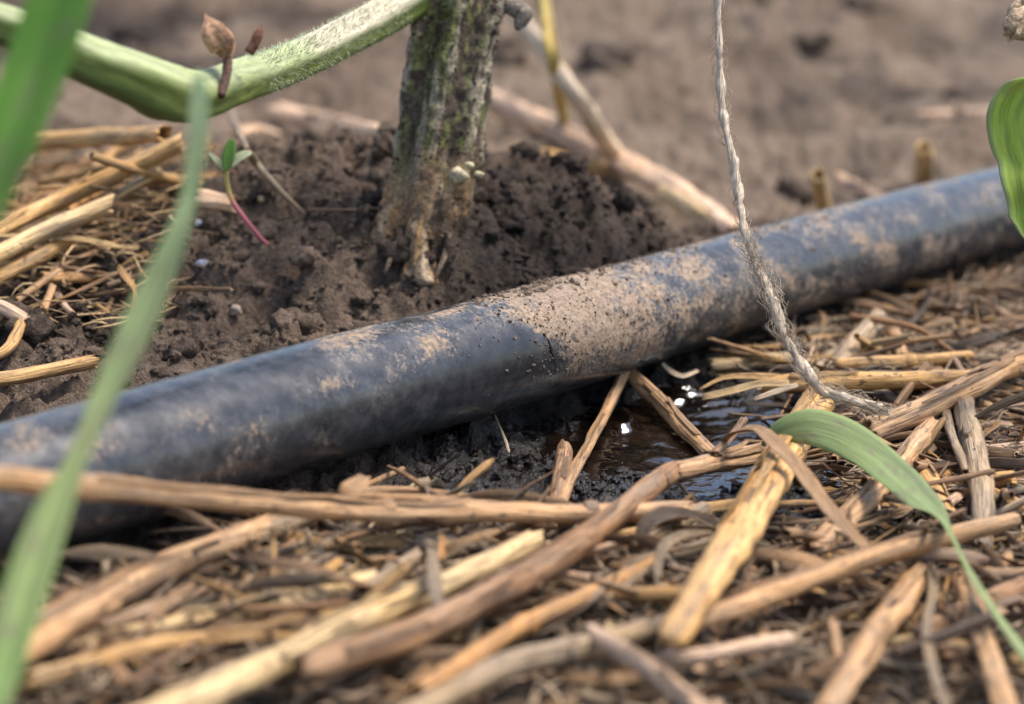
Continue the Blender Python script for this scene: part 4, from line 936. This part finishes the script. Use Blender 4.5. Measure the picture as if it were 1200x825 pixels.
blade("grass_blade", "slender blurred grass blade arching across the hose at the left", "grass blade",
      [(233, 84, 262, 8), (233, 110, 262, 22), (231, 165, 262, 25), (222, 230, 262, 21), (207, 275, 261, 27), (182, 335, 260, 38), (150, 405, 258, 38), (122, 465, 256, 31), (92, 535, 253, 24), (60, 605, 250, 46), (30, 690, 246, 54), (5, 775, 242, 48), (-30, 880, 238, 42)],
      [(.5, -1, .2), (.6, -1, .1), (-.2, -1, .3), (0, -1, .3), (.2, -1, .2)], gcol((.46, .60, .34), (.42, .50, .20), (.16, .34, .06)), .06, rt)
rt2 = GP(-220, 900, 0)
blade("grass_blade", "broad blurred grass blade in the top left corner", "grass blade",
      [(100, -120, 246, 66), (84, -50, 248, 72), (66, 10, 248, 74), (42, 80, 248, 72), (10, 160, 247, 68), (-32, 250, 246, 62), (-90, 370, 243, 52)],
      [(.2, -1, .2), (.1, -1, .2), (-.1, -1, .3)], gcol((.22, .44, .07), (.20, .42, .065), (.16, .36, .05)), .10, rt2)
blade("grass_blade", "drooping green blade arching over the straw in the right foreground", "grass blade",
      [(893, 522, 372, 4), (912, 507, 370, 26), (945, 499, 368, 44), (980, 507, 366, 49), (1015, 526, 362, 51), (1050, 554, 354, 50), (1080, 583, 345, 42), (1103, 605, 336, 25), (1117, 628, 328, 16), (1133, 660, 320, 18), (1158, 702, 312, 22), (1190, 748, 304, 24), (1235, 805, 296, 20), (1275, 868, 288, 8)],
      [(.25, -.9, .6), (.25, -.9, .5), (.1, -.9, .45), (.5, -1, .3), (.5, -1, .2), (.5, -1, .2)], gcol((.38, .48, .19), (.38, .47, .20), (.42, .52, .22)), -.06, None)
def right_leaf():
    edge = [(1232, 96), (1205, 91), (1178, 97), (1165, 112), (1156, 135), (1158, 163), (1169, 195), (1176, 228), (1186, 262), (1204, 285), (1235, 318)]
    right = [(1245, 92), (1262, 100), (1285, 115), (1298, 140), (1306, 170), (1306, 200), (1300, 230), (1292, 262), (1280, 290), (1262, 312), (1240, 324)]
    e = spline([(a, b, 0) for a, b in edge], 4.); r_ = spline([(a, b, 0) for a, b in right], 4.)
    nn = 60; e = np.array([np.interp(np.linspace(0, 1, nn), np.linspace(0, 1, len(e)), e[:, k]) for k in range(2)]).T; r_ = np.array([np.interp(np.linspace(0, 1, nn), np.linspace(0, 1, len(r_)), r_[:, k]) for k in range(2)]).T
    m_ = 40; V = []; cc = []
    for i in range(nn):
        for j in range(m_):
            u = j/(m_-1); p = e[i]*(1-u)+r_[i]*u; t = i/(nn-1)
            wob = .8*float(vnoise(np.array(i/7.), np.array(0.), 7))*(1-u)
            dd = 392+9*u*u+3.0*sin(pi*t)*(1-u)-6*max(0, .12-t)/.12*u+wob+1.1*sin(u*8+t*2)*.35+.25*cos(u*26+t*5)
            V.append(P(p[0]+1.5*float(vnoise(np.array(i/2.5), np.array(3.), 5))*(1-u), p[1], dd))
            sp = float(fbm(np.array(u*6), np.array(t*9), 3, 17)); vein = .10*cos((u*6-t*.8)*6.28)
            k = 1+vein+.25*sp; c_ = np.array((.42, .56, .09))*k
            if u < .035: c_ = np.array((.42, .50, .20))
            if sp > .42: c_ = c_*.5+np.array((.40, .38, .16))*.5
            cc.append((*c_, 1))
    ii = np.arange(nn*m_).reshape(nn, m_); F = np.stack([ii[:-1, :-1], ii[:-1, 1:], ii[1:, 1:], ii[1:, :-1]], -1).reshape(-1, 4)
    root = fast_mesh("broad_leaf", V, F, cc, M_GREEN)
    uv = root.data.uv_layers.new(name="UVMap"); li = np.zeros(len(root.data.loops), np.int32); root.data.loops.foreach_get("vertex_index", li)
    uv.data.foreach_set("uv", np.stack([(li % m_)/m_, (li//m_)*.8], -1).astype(np.float32).ravel())
    md = root.modifiers.new("thickness", 'SOLIDIFY'); md.thickness = .00035
    tag(root, "bright green broad leaf hanging in at the right edge", "leaf")
    m = MB(); tube(m, spline([P(1240, 320, 394), P(1290, 420, 392), P(1330, 560, 390), GP(1345, 640, -2)], 2), 1.1, 10, ('flat', 'flat'), cfun=lambda th, s_, V_: np.broadcast_to(np.array([.2, .33, .08, 1]), V_.shape[:2]+(4,)))
    m.build("leaf_stalk", M_VINE, root)
right_leaf()
def withered_flower():
    d = 402; root = bpy.data.objects.new("withered_flower", None); col.objects.link(root); root.location = tuple(P(1190, 28, d)*S)
    tag(root, "shrivelled pale brown flower at the top right corner", "flower")
    cf = lambda th, s_, V: np.concatenate([np.array((.46, .33, .21))*(1+.6*fbm(th*2, s_/1.5, 3, 180))[..., None], np.ones(V.shape[:2]+(1,))], -1)
    for k, (a, b, c0) in enumerate([((1206, 8), (1190, 18), (1178, 40)), ((1208, 12), (1194, 28), (1183, 47)), ((1204, -5), (1192, 6), (1184, 24)), ((1210, 18), (1202, 32), (1192, 44))]):
        pp = spline([P(*a, d), P(*b, d-1.5+k), P(*c0, d-1+.5*k)], .35); m = MB()
        tube(m, pp, np.interp(np.linspace(0, 1, len(pp)), [0, .5, .85, 1], [.7, 1.3, 1.5, .5]), 12, ('round', 'round'), lambda th, s_: 1+.35*fbm(th*2+k, s_/1.0, 3, 170+k), 0, cf, flat=.7); m.build("petal", M_BARK, root)
    m = MB(); tube(m, spline([P(1206, 2, d), P(1240, 0, d), P(1290, 60, d+2), P(1320, 220, d+4), GP(1340, 420, -2)], 1.5), .6, 8, ('flat', 'flat'), cfun=cf); m.build("flower_stalk", M_BARK, root)
withered_flower()

# ------------------------------------------------------------------ small stones
def stone(px, py, wpx, hpx, c_, label, lift=.4):
    p = GP(px, py, 1.4); v, f = ICO[2]; k = depth(p)/FPX/2
    v = v*(1+.10*RNG.normal(size=(len(v), 1)))*np.array((wpx*k, wpx*k*.8, hpx*k))
    m = MB(); m.add(v+p+np.array((0, 0, lift)), [tuple(x_) for x_ in f], None, [(*c_, 1)]*len(v)); o = m.build("pebble", M_STONE, None, False); tag(o, label, "pebble")
stone(239, 313, 24, 13, (.20, .21, .27), "blue grey pebble on the soil behind the slender blade")
stone(276, 366, 17, 14, (.42, .31, .24), "small pinkish pebble on the mound below the blue grey one")
stone(306, 235, 8, 8, (.52, .40, .22), "tiny yellowish pebble right of the seedling stalk")
stone(232, 262, 9, 8, (.42, .44, .48), "tiny pale grey pebble left of the seedling", .2)
